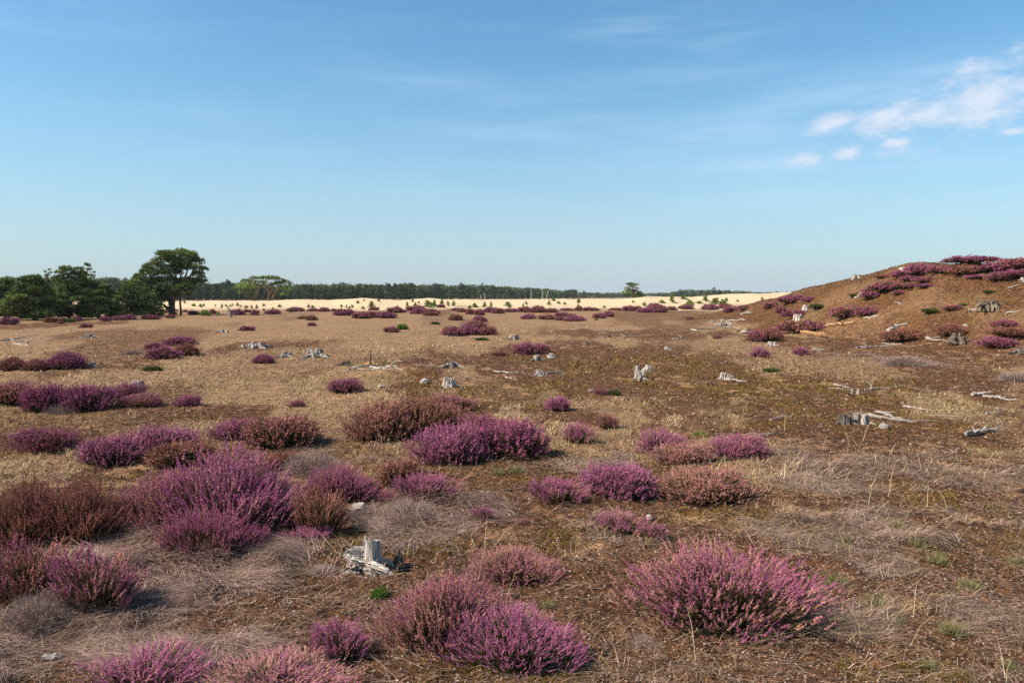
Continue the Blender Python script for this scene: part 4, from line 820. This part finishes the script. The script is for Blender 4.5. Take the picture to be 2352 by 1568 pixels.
# the tall pine: pads in frame units relative to its foot, scaled to metres at its distance
def tall_pine():
    g = np.random.default_rng(601); p = gp(402, 724); s = p[1] / F
    PD = [(12, 139, 30, 9), (-8, 136, 22, 8), (34, 132, 20, 9), (-26, 124, 24, 10), (44, 120, 18, 10), (10, 124, 34, 10), (-46, 110, 22, 10), (0, 108, 28, 9), (36, 106, 22, 9), (60, 104, 10, 5), (-60, 94, 20, 11), (-30, 93, 26, 10), (46, 92, 16, 8), (56, 84, 10, 6), (-72, 78, 18, 11), (-46, 74, 24, 12), (-14, 78, 22, 9), (22, 76, 26, 8), (44, 74, 16, 7),
          (-70, 58, 18, 12), (-44, 54, 20, 12), (-18, 60, 18, 9), (30, 60, 24, 8), (12, 66, 22, 7), (48, 60, 10, 6), (-62, 40, 14, 9), (62, 108, 12, 4), (-14, 44, 12, 6), (-56, 64, 20, 11), (-30, 40, 16, 8), (20, 46, 20, 7), (-44, 30, 16, 8), (36, 48, 14, 6), (-68, 28, 12, 8), (-10, 96, 26, 8), (26, 118, 24, 8), (72, 106, 9, 3), (-86, 60, 10, 6), (-80, 86, 9, 6), (-62, 108, 10, 5), (54, 76, 14, 5), (50, 128, 9, 4)]
    pads = [(a * s, g.uniform(-24, 24) * s, b * s, c * s, c * s * .9, d * s * 1.3) for a, b, c, d in PD]
    cr = crown_mesh(g, pads, 165, .21, .044, 11, M_NEEDLE)
    st = [([(-8, 0, -2), (-9, 2, 24), (-4, 0, 52), (4, 0, 80), (10, 0, 128)], [6, 4.6, 3.8, 2.8, 1.2]), ([(-4, -3, -2), (-2, -3, 26), (10, -6, 58), (28, -4, 88), (36, -2, 116)], [4.2, 3.6, 3, 2.2, 1]), ([(12, 2, -2), (12, 2, 30), (13, 2, 60), (16, 0, 78)], [2.6, 2.2, 2, 1.5]),
          ([(-9, 2, 24), (-26, 8, 48), (-40, 6, 70), (-58, 2, 90)], [4, 3, 2.2, 1]), ([(-10, 0, 12), (-20, -4, 20), (-29, -6, 28), (-42, -6, 30)], [3, 2.6, 2, .8]), ([(4, 0, 76), (-14, 6, 96), (-28, 6, 120)], [2.6, 2, .9]), ([(28, -4, 84), (46, -6, 92), (62, -6, 102)], [2.2, 1.6, .8]), ([(8, -4, 52), (30, 8, 64), (46, 10, 74)], [2.4, 1.6, .8]), ([(14, 0, 84), (16, 2, 96), (12, 2, 110)], [2.2, 1.8, 1])]
    tr = limbs_mesh(g, [([(a * s, b * s, c * s) for a, b, c in P_], [q * s for q in r_]) for P_, r_ in st], M_BARK)
    place_tree('pine_tree', p, tr, cr, 'tallest pine, several dark stems under a broad domed crown', 'tree', TG)
tall_pine()
def bushy_pine(X, Y, x0, x1, ytop, label, seed, mat=None, wide=1.0, dens=160, tip=0.0, ydepth=None, low=.02, npad=34, stem=True):
    """crown down to the ground, ragged top: pads spiral up a leaning stem"""
    g = np.random.default_rng(seed); p = gp(X, Y, ydepth); D = p[1]; s = D / F; Hh = lev(0, ytop, D) - p[2]; xl, xr = (x0 - X) * s, (x1 - X) * s
    cxm, hw = (xl + xr) / 2, (xr - xl) / 2; pads = []
    for i in range(npad):
        t = low + (1 - low) * ((i + g.random()) / npad) * .93
        wz = (1 - max(0, t - .30) ** 1.3 * 1.15) * (.72 + .28 * min(1, t / .15)); wz = max(wz, .18)
        a = i * 2.4 + g.uniform(-.4, .4); rr = hw * wz * (.25 + .5 * g.random() ** .6); pr = hw * g.uniform(.24, .36) * max(.5, wz)
        pads.append((cxm * (1 - t * .4) + math.cos(a) * rr + tip * t * hw, math.sin(a) * rr * .8, max(Hh * t, pr * .3), pr * 1.15, pr * 1.05, pr * g.uniform(.30, .48)))
    cr = crown_mesh(g, pads, dens, .21, .046, 11, mat or M_NEEDLE)
    br = [([(0, 0, -.05), (cxm * .4, 0, Hh * .4), (cxm * .7 + tip * hw, 0, Hh * .9)], [.13 * Hh / 5, .09 * Hh / 5, .03])]
    for q in pads[::4]: br.append(([(cxm * .4, 0, q[2] * .55), ((cxm * .4 + q[0]) / 2, q[1] / 2, q[2] * .85), q[:3]], [.06, .045, .02]))
    place_tree('pine_tree', p, limbs_mesh(g, br, M_BARK) if stem else None, cr, label, 'tree', TG)
bushy_pine(18, 731, -70, 70, 634, 'broad green pine with foliage to the ground at the frame edge', 611, npad=40)
bushy_pine(78, 735, 8, 140, 628, 'spreading pine with layered low boughs over violet heather', 612, npad=46)
bushy_pine(158, 733, 92, 226, 607, 'dark dense pine, tallest of the leafy group, black in its shade', 613, npad=52, tip=.15)
bushy_pine(196, 728, 172, 236, 603, 'pine with a flat tufted top lifted clear of the dark one', 614, npad=16, low=.62, tip=.1)
bushy_pine(112, 726, 96, 134, 615, 'slim pine top poking up behind the layered one', 615, npad=14, low=.5)
bushy_pine(226, 732, 176, 284, 646, 'rounded lighter green bushy pine between dark pine and tall pine', 616, npad=42)
bushy_pine(300, 728, 248, 350, 640, 'olive bushy pine leaning towards the tall pine', 617, npad=40, tip=.2)
bushy_pine(330, 726, 296, 378, 655, 'shaded pine filling the gap under the tall crown', 618, npad=26)
bushy_pine(350, 725, 320, 385, 698, 'low dark juniper like pine bush beside the tall trunks', 619, npad=12)
bushy_pine(388, 724, 376, 412, 697, 'dark low bush round the tall pine trunks', 620, npad=10)
bushy_pine(60, 722, 20, 110, 640, 'green pine behind the layered boughs', 621, npad=30)
bushy_pine(468, 725, 452, 486, 716, 'low creeping green pine shoot in the shade of the tall pine', 622, mat=M_SAP, npad=9, stem=False)

# the umbrella pine with orange limbs, the lone round pine, the split yellowish one
def umbrella():
    g = np.random.default_rng(631); D = 137.5; X = 618; p = gp(X, 690, D); s = D / F; p[2] = lev(0, 690, D)
    PD = [(-60, 30, 20, 8), (-44, 40, 20, 7), (-24, 48, 20, 5), (0, 50, 22, 5), (16, 47, 18, 6), (34, 38, 18, 8), (44, 26, 14, 8), (-54, 18, 16, 8), (-10, 40, 14, 4), (22, 36, 16, 7), (-40, 10, 14, 6), (-30, 28, 12, 5), (8, 34, 10, 4), (36, 12, 10, 6)]
    cr = crown_mesh(g, [(a * s, g.uniform(-14, 14) * s, b * s, c * s, c * s, d * s) for a, b, c, d in PD], 26, .42, .10, 7, M_NEEDLE)
    st = [([(4, 0, -2), (14, 0, 14), (18, 0, 22), (24, 0, 38)], [3.2, 2.6, 2.2, 1.2]), ([(0, 0, -2), (1, 0, 16), (-6, 0, 30), (-10, 0, 44)], [2.6, 2.2, 2, 1]), ([(-34, 2, -2), (-28, 2, 14), (-24, 0, 26), (-30, 0, 40)], [2.8, 2.2, 1.8, 1]), ([(-6, 0, 28), (-20, 0, 36), (-40, 0, 40)], [1.6, 1.3, .7]), ([(2, 0, 14), (8, 2, 26), (6, 2, 42)], [1.6, 1.3, .7])]
    place_tree('pine_tree', p, limbs_mesh(g, [([(a * s, b * s, c * s) for a, b, c in P_], [q * s for q in r_]) for P_, r_ in st], M_BARKO), cr, 'umbrella shaped pine with orange limbs at the sand crest', 'tree', TG)
umbrella()
def lone():
    g = np.random.default_rng(641); D = 133; X = 1452; p = gp(X, 684, D); p[2] = lev(0, 684.5, D); s = D / F
    PD = [(-4, 30, 12, 3.5), (6, 29, 9, 3), (-2, 24, 10, 4), (-10, 19, 9, 4.5), (-14, 11, 10, 5), (-4, 16, 11, 4), (8, 12, 10, 5), (16, 8, 10, 5), (-16, 5, 9, 4.5), (0, 5, 14, 4.5), (14, 3.5, 12, 3.5), (22, 2, 9, 2.5), (10, 20, 5, 3)]
    cr = crown_mesh(g, [(a * s, g.uniform(-6, 6) * s, b * s, c * s, c * s, d * s) for a, b, c, d in PD], 34, .34, .09, 7, M_NEEDLE)
    place_tree('pine_tree', p, limbs_mesh(g, [([(2 * s, 0, -.2), (3 * s, 0, 12 * s), (0, 0, 28 * s)], [.22, .16, .06]), ([(3 * s, -.3, 8 * s), (11 * s, -.5, 15 * s), (8 * s, -.4, 20 * s)], [.13, .1, .05])], M_BARKO), cr, 'lone windswept pine with a crooked head on the sand crest', 'tree', TG)
lone()

# saplings on the drift sand: frame x, foot row, width, height
def sapling_mesh(seed, wd, n=7):
    g = np.random.default_rng(seed); pads = []
    for i in range(n):
        t = i / n; a = i * 2.4 + g.uniform(-.5, .5); r = wd * (1 - t * .75); pads.append((math.cos(a) * r * .45, math.sin(a) * r * .45, .08 + t * .80, r * .55, r * .55, .13))
    return crown_mesh(g, pads, 330, .17, .05, 6, M_SAP, 'sapling_crown', .6, .3), limbs_mesh(g, [([(0, 0, -.03), (0.01, 0, .5), (0, 0, .95)], [.035, .02, .008])], M_BARK)
SAPM = [sapling_mesh(651, .34), sapling_mesh(652, .42), sapling_mesh(653, .55), sapling_mesh(654, .48, 9)]
SAP = [(424, 697, 8, 8), (445, 703, 10, 6), (461, 706, 9, 8), (468, 703, 6, 5), (495, 704, 6, 5), (510, 708, 8, 10), (519, 704, 6, 5), (529, 705, 5, 5), (534, 703, 6, 6), (546, 703, 8, 8), (552, 705, 5, 5), (566, 708, 8, 7), (578, 709, 9, 8), (590, 709, 9, 9), (606, 704, 7, 7), (606, 714, 6, 6), (481, 727, 11, 11), (502, 725, 11, 9), (627, 710, 5, 4), (642, 705, 10, 6), (667, 719, 10, 12), (709, 707, 9, 8), (718, 707, 9, 6), (784, 705, 6, 6), (796, 708, 7, 9), (803, 710, 8, 7), (809, 707, 7, 8), (822, 697, 8, 7), (836, 692, 6, 6), (854, 706, 19, 14), (834, 710, 9, 7), (870, 693, 7, 7), (911, 709, 11, 7), (935, 704, 10, 11), (954, 703, 10, 8), (962, 697, 5, 6), (948, 694, 9, 9), (984, 706, 24, 16), (998, 706, 10, 17), (1015, 699, 9, 12), (1029, 703, 12, 11), (1042, 703, 12, 12), (1079, 708, 10, 7), (1090, 706, 13, 10), (1113, 706, 15, 12), (1128, 706, 9, 13), (1166, 702, 14, 9), (1170, 707, 8, 9), (1202, 705, 8, 8), (1208, 699, 9, 7), (1261, 700, 9, 9), (1271, 691, 9, 8), (1261, 690, 5, 5), (1283, 698, 10, 6), (1297, 699, 7, 6), (1329, 696, 9, 11), (1328, 704, 7, 7), (1388, 707, 8, 5), (1480, 703, 10, 9), (1520, 696, 16, 7), (1543, 695, 17, 19), (1570, 687, 14, 9), (1584, 701, 21, 13), (1606, 697, 14, 6), (1620, 693, 20, 15), (1643, 698, 24, 14), (1661, 698, 16, 11), (1668, 691, 8, 7), (1454, 695, 7, 4), (1750, 690, 9, 8), (1694, 693, 6, 4)]
SAPL = {854: 'tall bright sapling behind rust heather', 984: 'widest bright green sapling clump on the sand', 998: 'slender sapling at the side of the widest clump', 1543: 'tallest dark sapling, pinched at the waist, on the sand', 1620: 'rounded yellow green sapling near the hill end of the sand', 1643: 'wide low sapling near the hill end of the sand', 667: 'dark upright sapling on the heather rim', 481: 'rounded sapling nearest the tall pine on open straw', 502: 'pale sapling beside the rounded one near the tall pine', 1584: 'ragged sapling on the sand behind wine heather', 1570: 'round sapling high on the sand crest', 1128: 'column shaped sapling joined to a bushy one', 1113: 'bushy sapling joined to a column shaped one', 1166: 'flat topped leaning sapling on the sand', 1480: 'sapling standing behind the purple hummocks', 1750: 'last sapling before the skyline of the hill', 1661: 'sapling leaning on the wide low one near the hill', 1329: 'upright sapling alone on bare sand below the far wood', 1520: 'low spread sapling behind the tallest hummock'}
for i, (X, Y, wd, ht) in enumerate(SAP):
    p = at(X, Y); s = p[1] / F; cm, tm = SAPM[i % 4] if wd < 1.4 * ht else SAPM[2]; g = np.random.default_rng(700 + i)
    place_tree('pine_sapling', p, tm, cm, SAPL.get(X, 'small green pine sapling scattered on the pale drift sand'), 'sapling', 'pine saplings on the drift sand', g.uniform(0, 6), (wd * s / .76, wd * s / .76, max(ht, 5.0) * s / .90))

# the distant forest: trees one by one along its edge, then the ranks behind
def forest_mesh(seed, slim):
    g = np.random.default_rng(seed); pads = []
    for i in range(17):
        t = i / 17; a = i * 2.4; w_ = (3.0 - .7 * slim) * (1 - max(0, t - .4) * 1.15) * (.8 + .2 * t); r = w_ * g.uniform(.25, .75); pads.append((math.cos(a) * r, math.sin(a) * r, 0.7 + 6.7 * t + g.uniform(-.4, .4), w_ * .55, w_ * .55, .8))
    return crown_mesh(g, pads, 13, .62, .19, 6, M_NEEDLEF, 'forest_pine_crown', .6, .5), limbs_mesh(g, [([(0, 0, -.5), (.1, 0, 4), (0, 0, 7.2)], [.2, .15, .05])], M_BARK, 'forest_pine_trunk')
FM = [forest_mesh(801, 0), forest_mesh(802, .4), forest_mesh(803, .8), forest_mesh(804, .2), forest_mesh(805, 1.0)]
FX = [-200, 250, 330, 450, 560, 700, 800, 1000, 1100, 1180, 1250, 1320, 1330, 1440, 1540, 1555, 1640, 1700, 1720, 1900]
FT = [640, 634, 641, 645, 648, 652, 648, 650, 653, 658, 663, 665, 672, 672, 672, 665, 664, 667, 669, 672]
FD = [270, 270, 275, 280, 285, 290, 300, 330, 360, 390, 430, 470, 620, 700, 700, 560, 560, 600, 700, 800]
gf = np.random.default_rng(811); X = -120.0
def forest_tree(X, D, hs, label, group):
    top = float(np.interp(X, FX, FT)) + gf.normal() * 2.2 + 2.5 * math.sin(X * .043) * math.sin(X * .0171 + 1); x = (X - 1176) / F * D; gz = float(H(x, D, False)); ht = max(lev(0, top, D) - gz, 3.5) * hs
    cm, tm = FM[int(gf.integers(5))]; ws = ht / 8.0 * gf.uniform(.85, 1.25)
    place_tree('forest_pine', (x, D, gz), tm, cm, label, 'tree', group, gf.uniform(0, 6), (ws, ws, ht / 8.2))
while X < 1905:
    D = float(np.interp(X, FX, FD)); far = 1322 < X < 1548 or X > 1700
    lab, gr = ('hazy small pine in the farthest wood on the horizon', 'pines of the farthest wood') if far else ('dark green pine in the forest wall behind the sand', 'pines of the forest edge')
    forest_tree(X + gf.uniform(-2, 2), D * gf.uniform(.97, 1.0), gf.uniform(.52, .95), lab, gr)
    X += (13.5 if not far else 9.0) * gf.uniform(.7, 1.3)
X = -120.0
while X < 1905:
    D = float(np.interp(X, FX, FD)); far = 1322 < X < 1548 or X > 1700
    lab, gr = ('hazy small pine in the farthest wood on the horizon', 'pines of the farthest wood') if far else ('dark green pine in the forest wall behind the sand', 'pines of the forest edge')
    forest_tree(X + gf.uniform(-3, 3), D * gf.uniform(1.03, 1.09), gf.uniform(.74, 1.07), lab, gr)
    X += (17 if not far else 12) * gf.uniform(.7, 1.3)
def forest_mass():
    g = np.random.default_rng(815); pads = []
    for X in np.arange(-160, 1920, 6.0):
        D = float(np.interp(X, FX, FD)) * g.uniform(1.10, 1.22); top = float(np.interp(X, FX, FT)); x = (X - 1176) / F * D; z1 = lev(0, top, D) * g.uniform(.62, .90)
        for t in (.15, .45, .72, .95): pads.append((x + g.normal(), D + g.normal() * 2, .3 + (z1 - .9) * t, 3.2, 2.4, 1.3))
    tag(ob('forest', crown_mesh(g, pads, 5, .9, .3, 6, M_NEEDLEF, 'forest_mass', .6, .6)), 'deeper ranks of the pine wood behind its edge', 'forest', kind='stuff')
forest_mass()
for X, ytop, lab, sd_ in [(925, 664, 'bleached dead trunk at the forest edge by the widest sapling', 0), (1219, 660, 'twin pale dead trunk behind the sand', 1), (1246, 662, 'tall bleached dead trunk at the end of the forest wall', 2), (1256, 667, 'shorter bleached dead trunk at the end of the forest wall', 3), (1105, 676, 'pale dead trunk in the forest wall', 4), (1114, 672, 'forked pale dead trunk in the forest wall', 5), (1361, 678, 'thin dead trunk in front of the farthest wood', 6)]:
    D = 200.0; s = D / F; g = np.random.default_rng(820 + sd_); z0 = lev(0, 688, D); h = lev(0, ytop, D) - z0; gz = float(H((X - 1176) * s, D, False))
    if sd_ == 0: continue
    st = [([(0, 0, gz - z0 - .2), (g.uniform(-.2, .2), 0, h * .5), (g.uniform(-.5, .5), 0, h)], [.16, .12, .04]), ([(0, 0, h * .45), (g.uniform(-.8, .8), 0, h * .8)], [.07, .02])]
    o = ob('dead_tree', limbs_mesh(g, st, M_WOOD, 'dead_trunk')); o.location = ((X - 1176) * s, D, z0); tag(o, lab, 'dead tree', 'bleached trunks at the forest edge')

# ------------------------------------------------------------------ green tufts one can count at the front
def tuft_mesh(seed, n, L, mat, spread=.5):
    g = np.random.default_rng(seed); C = g.normal(size=(n, 3)) * np.array([.034, .034, 0]); A_ = nrm(np.stack([C[:, 0] * 9, C[:, 1] * 9, np.full(n, .9)], 1))
    V, Fc = spray(C, A_, 3, L, .005, spread, g); return mk('grass_tuft', V, Fc, [mat], dict(rnd=np.repeat(g.random(n * 3), 3)))
TUF = [tuft_mesh(901, 90, .13, M_GRASSG, .6), tuft_mesh(902, 70, .17, M_GRASSG, .5), tuft_mesh(903, 120, .10, M_GRASSG, .8)]
TP = [(1925, 1342, 40, 'pale grass tuft touching the largest bush'), (2010, 1405, 44, 'yellow green grass tuft below the pale one'), (2058, 1428, 40, 'bright grass tuft at the end of the yellow green one'), (1975, 1425, 30, 'short grass tuft in front of the yellow green one'), (2150, 1290, 36, 'thin grass tuft on mauve thatch'), (2195, 1395, 34, 'dark grass tuft deep in mauve thatch'), (2225, 1355, 36, 'grass tuft with old straw stalks'), (2110, 1258, 30, 'grey green grass tuft on moss'), (2060, 1210, 34, 'grass tuft at the rim of ochre moss'), (1880, 1222, 30, 'small grass tuft behind the largest bush'), (2185, 1460, 40, 'dark green tuft near the lower corner'), (2130, 1530, 40, 'broad dark tuft at the lower edge'), (2330, 1290, 30, 'grass tuft at the frame edge'), (1570, 1440, 24, 'slim tuft under the largest bush'), (1395, 1230, 24, 'small green tuft under the loose tan pink heather'), (1190, 1085, 26, 'grass tuft on the moss gap in the middle'), (1140, 1090, 22, 'small grass tuft beside the moss gap'), (2315, 1535, 34, 'tuft in the lower corner of the frame'), (1940, 1250, 26, 'grey grass tuft on bare moss'), (1260, 1400, 26, 'grass tuft behind the bright pinkish heather')]
for i, (X, Y, sz, lab) in enumerate(TP):
    p = at(X, Y); o = ob('grass_tuft', TUF[i % 3]); o.location = (p[0], p[1], float(H(p[0], p[1])) - .005); k_ = sz * 1.1 / F * p[1] / .17; o.scale = (k_, k_, k_); o.rotation_euler = (0, 0, i * 1.7); tag(o, lab, 'grass tuft', 'green grass tufts at the front')

# ------------------------------------------------------------------ what nobody could count: thatch, straw, moss, crumbs
def scatter(n, p0, p1, seed, um=.80):
    g = np.random.default_rng(seed); pp = g.uniform(p0, p1, n); y = CAMH * F / pp; x = g.uniform(-um, um, n) * y; return x, y, g
def colmix(g, n, a, b, var=.12):
    t = g.random((n, 1)); c = np.array(a) * (1 - t) + np.array(b) * t; return np.clip(c * (1 + g.normal(size=(n, 1)) * var), .004, .9)
def stuff(name, label, cat, parts):
    V = []; Fc = []; Cc = []; n = 0
    for v, f, c in parts: V.append(v); Fc.append(f + n); Cc.append(c); n += len(v)
    me = mk(name, np.concatenate(V), np.concatenate(Fc), [M_COL], dict(col=np.concatenate(Cc)))
    tag(ob(name, me), label, cat, kind='stuff')
def thatch():
    x, y, g = scatter(520000, 90, 930, 911); m = masks(x, y); k_ = g.random(len(x)) < m['mauve'] * (.24 + .30 * (y < 9) + .3 * (x < -.6) * (y < 6)) + .02 * (y < 9); x, y = x[k_], y[k_]; n = len(x); sc = np.clip(y / 3.6, 1, 4)
    ang = fbm(x / .55, y / .55, 2, 71) * 8 + g.normal(size=n) * np.where(x < 0, .5, .95); tuf = smooth(.5, .72, fbm(x / .35, y / .35, 3, 72))
    z = H(x, y) + tuf * .05 * g.random(n) + g.random(n) * .012
    V, Fc = blades(np.stack([x, y, z], 1), ang, g.uniform(.08, .24, n) * (.8 + .2 * sc), g.uniform(.0013, .0028, n) * sc, g.uniform(.0, .28, n) + tuf * g.uniform(0, .35, n), g.uniform(.0, .5, n), g)
    c = colmix(g, n, (.09, .048, .038), (.47, .305, .25), .27) * (.55 + .75 * fbm(x / .12, y / .12, 3, 79))[:, None]; mixs = (g.random(n) < np.where(x > .3, .30, .08))[:, None]; c = np.where(mixs, colmix(g, n, (.20, .13, .065), (.52, .38, .21)), c); stuff('flattened_grass', 'mauve grey thatch of dead flattened twigs and grass', 'dead grass', [(V, Fc, np.repeat(c, 5, 0))])
def straw():
    x, y, g = scatter(420000, 52, 560, 921); m = masks(x, y); k_ = g.random(len(x)) < m['straw'] * .85 * smooth(.25, .6, fbm(x / (y * .05), y / (y * .12), 4, 77)); x, y = x[k_], y[k_]; n = len(x); sc = np.clip(y / 3.6, 1, 9)
    tuf = smooth(.45, .7, fbm(x / 1.3, y / 2.2, 4, 73))
    V, Fc = blades(np.stack([x, y, H(x, y) - .004], 1), g.uniform(0, 6.28, n), g.uniform(.05, .13, n) * (.7 + .6 * tuf), g.uniform(.0012, .0022, n) * sc, g.uniform(.15, .8, n), g.uniform(.1, .7, n), g)
    gr = (smooth(.50, .68, fbm(x / 2.4, y / 2.4, 4, 74)) * .45)[:, None]
    c = colmix(g, n, (.21, .132, .066), (.60, .425, .235), .32) * (1 - gr) + colmix(g, n, (.17, .155, .05), (.32, .29, .12)) * gr
    # taller stalks close by
    xs, ys, g2 = scatter(2600, 190, 900, 922); ms = masks(xs, ys); tall = g2.random(len(xs)) < .06 + .5 * inpatch([patch(1330, 1000, 260, 60), patch(1690, 1090, 260, 130), patch(2200, 1150, 500, 330)], xs, ys, np.full(len(xs), .5)); xs, ys = xs[tall], ys[tall]; q = len(xs)
    V2, F2 = blades(np.stack([xs, ys, H(xs, ys)], 1), g2.uniform(0, 6.28, q), g2.uniform(.14, .34, q), g2.uniform(.0016, .0028, q) * np.clip(ys / 5, 1, 3), g2.uniform(.6, 1.1, q), g2.uniform(0, .6, q), g2)
    stuff('dry_grass', 'short yellow straw grass over the open heath with taller pale stalks', 'dry grass', [(V, Fc, np.repeat(c, 5, 0)), (V2, F2, np.repeat(colmix(g2, q, (.42, .29, .14), (.66, .52, .30)), 5, 0))])
def moss():
    x, y, g = scatter(210000, 120, 930, 931); m = masks(x, y); lump = smooth(.42, .62, fbm(x / .16, y / .16, 3, 75)); k_ = g.random(len(x)) < m['moss'] * lump * (1 - .7 * m['mauve']); x, y = x[k_], y[k_]; n = len(x); sc = np.clip(y / 4, 1, 5)
    C = np.stack([x, y, H(x, y) + g.uniform(-.004, .012, n) * sc * .6], 1); V, Fc = spray(C, np.tile([0, 0, 1.0], (n, 1)), 3, .017 * sc, .0045 * sc, .8, g)
    c = colmix(g, n, (.075, .048, .010), (.25, .155, .035), .22); stuff('moss', 'ochre and olive moss cushions on dark soil', 'moss', [(V, Fc, np.repeat(c, 9, 0))])
def crumbs():
    x, y, g = scatter(330000, 70, 930, 941); m = masks(x, y); k_ = g.random(len(x)) < .9 * (1 - m['straw'] * .75) * (1 - m['mauve'] * .6) * (1 - m['sand']); x, y = x[k_], y[k_]; n = len(x); sc = np.clip(y / 4, 1, 6)
    kind = g.random(n); sz = (.0026 + .0090 * g.random(n) ** 3.2) * sc ** .82 * np.where(kind > .975, .55, 1); C = np.stack([x, y, H(x, y) + sz * .15], 1); V, Fc = tets(C, sz, g, flat=.55)
    c = np.where(kind[:, None] < .66, colmix(g, n, (.012, .007, .004), (.085, .042, .020)), np.where(kind[:, None] < .90, colmix(g, n, (.13, .065, .034), (.34, .19, .11)), np.where(kind[:, None] < .993, colmix(g, n, (.26, .17, .13), (.44, .34, .27)), colmix(g, n, (.45, .38, .33), (.68, .60, .54)))))
    gh = np.random.default_rng(944); xh = gh.uniform(2, 34, 150000); yh = gh.uniform(21, 56, 150000); kh = (mound(xh, yh) > .08) & (np.abs(xh / yh) < .85); xh, yh = xh[kh], yh[kh]; nh = len(xh)
    szh = .011 + .040 * gh.random(nh) ** 2.5; Vh, Fh = tets(np.stack([xh, yh, H(xh, yh) + szh * .2], 1), szh, gh, flat=.6)
    ch = np.where(gh.random((nh, 1)) < .62, colmix(gh, nh, (.028, .015, .007), (.11, .058, .024)), colmix(gh, nh, (.12, .066, .034), (.25, .145, .08)))
    # short loose twigs strewn about
    x2, y2, g2 = scatter(60000, 70, 930, 942); m2 = masks(x2, y2); k2 = g2.random(len(x2)) < (1 - m2['sand']) * (1 - .7 * m2['straw']) * (.12 + .88 * smooth(.45, .62, fbm(x2 / .6, y2 / .6, 4, 80))); x2, y2 = x2[k2], y2[k2]; q = len(x2); s2 = np.clip(y2 / 4, 1, 6)
    V2, F2 = blades(np.stack([x2, y2, H(x2, y2) + .004 * s2], 1), g2.uniform(0, 6.28, q), g2.uniform(.02, .09, q) * s2 ** .6, g2.uniform(.0014, .0028, q) * s2 ** .85, g2.uniform(0, .22, q), g2.uniform(0, .3, q), g2)
    stuff('litter', 'brown crumbs, bark chips and loose twigs on the heath floor', 'litter', [(V, Fc, np.repeat(c, 4, 0)), (Vh, Fh, np.repeat(ch, 4, 0)), (V2, F2, np.repeat(colmix(g2, q, (.07, .040, .028), (.36, .24, .17), .30), 5, 0))])
def greens():
    x, y, g = scatter(90000, 60, 900, 951); m = masks(x, y); d = smooth(.58, .74, fbm(x / (.25 + y * .05), y / (.25 + y * .05), 4, 76)); reg = np.maximum(inpatch([patch(2100, 1390, 700, 330), patch(1180, 1085, 160, 40)], x, y, np.full(len(x), .5)), m['straw'] * .6)
    k_ = g.random(len(x)) < d * reg * .6; x, y = x[k_], y[k_]; n = len(x); sc = np.clip(y / 4, 1, 6)
    V, Fc = blades(np.stack([x, y, H(x, y)], 1), g.uniform(0, 6.28, n), g.uniform(.03, .08, n) * sc ** .4, g.uniform(.0014, .0024, n) * sc, g.uniform(.4, .95, n), g.uniform(0, .5, n), g)
    xh = g.uniform(2, 34, 140000); yh = g.uniform(21, 58, 140000); kh = (mound(xh, yh) > .06) & (np.abs(xh / yh) < .85) & (g.random(140000) < .10 + .75 * smooth(.48, .66, fbm(xh / 1.6, yh / 1.6, 4, 81))); xh, yh = xh[kh], yh[kh]; q = len(xh)
    Vh, Fh = blades(np.stack([xh, yh, H(xh, yh) - .01], 1), g.uniform(0, 6.28, q), g.uniform(.05, .16, q), g.uniform(.010, .020, q), g.uniform(.3, .9, q), g.uniform(0, .6, q), g); topc = smooth(2.6, 3.3, mound(xh, yh))[:, None]
    chh = colmix(g, q, (.042, .034, .012), (.18, .130, .052), .35) * (1 - topc) + colmix(g, q, (.16, .10, .05), (.42, .30, .15), .25) * topc
    tag(ob('hill_grass', mk('hill_grass', Vh, Fh, [M_COL], dict(col=np.repeat(chh, 5, 0)))), 'short brown and tan grass growing over the hill', 'grass', kind='stuff')
    stuff('green_grass', 'sparse green grass blades among the straw', 'grass', [(V, Fc, np.repeat(colmix(g, n, (.085, .10, .03), (.24, .25, .09)), 5, 0))])
thatch(); straw(); moss(); crumbs(); greens()

# ------------------------------------------------------------------ thin summer haze between here and the far wood
def haze():
    x0, x1, y0, y1, z0, z1 = -1300, 1500, -30, 1100, -1.6, 11.0
    V = [(x, y, z) for z in (z0, z1) for x, y in ((x0, y0), (x1, y0), (x1, y1), (x0, y1))]
    Q = [(3, 2, 1, 0), (4, 5, 6, 7), (0, 1, 5, 4), (1, 2, 6, 5), (2, 3, 7, 6), (3, 0, 4, 7)]
    m = bpy.data.materials.new('haze'); m.use_nodes = True; t = m.node_tree; t.nodes.clear()
    pv = N(t, 'ShaderNodeVolumePrincipled'); pv.inputs['Color'].default_value = (.86, .93, 1, 1); pv.inputs['Density'].default_value = 0.00012; pv.inputs['Anisotropy'].default_value = 0.0
    o = N(t, 'ShaderNodeOutputMaterial'); t.links.new(pv.outputs[0], o.inputs[1])
    tag(ob('haze', mk('haze', V, Q, [m], k=4)), 'thin blue summer haze over the heath', 'haze', kind='stuff')
haze()
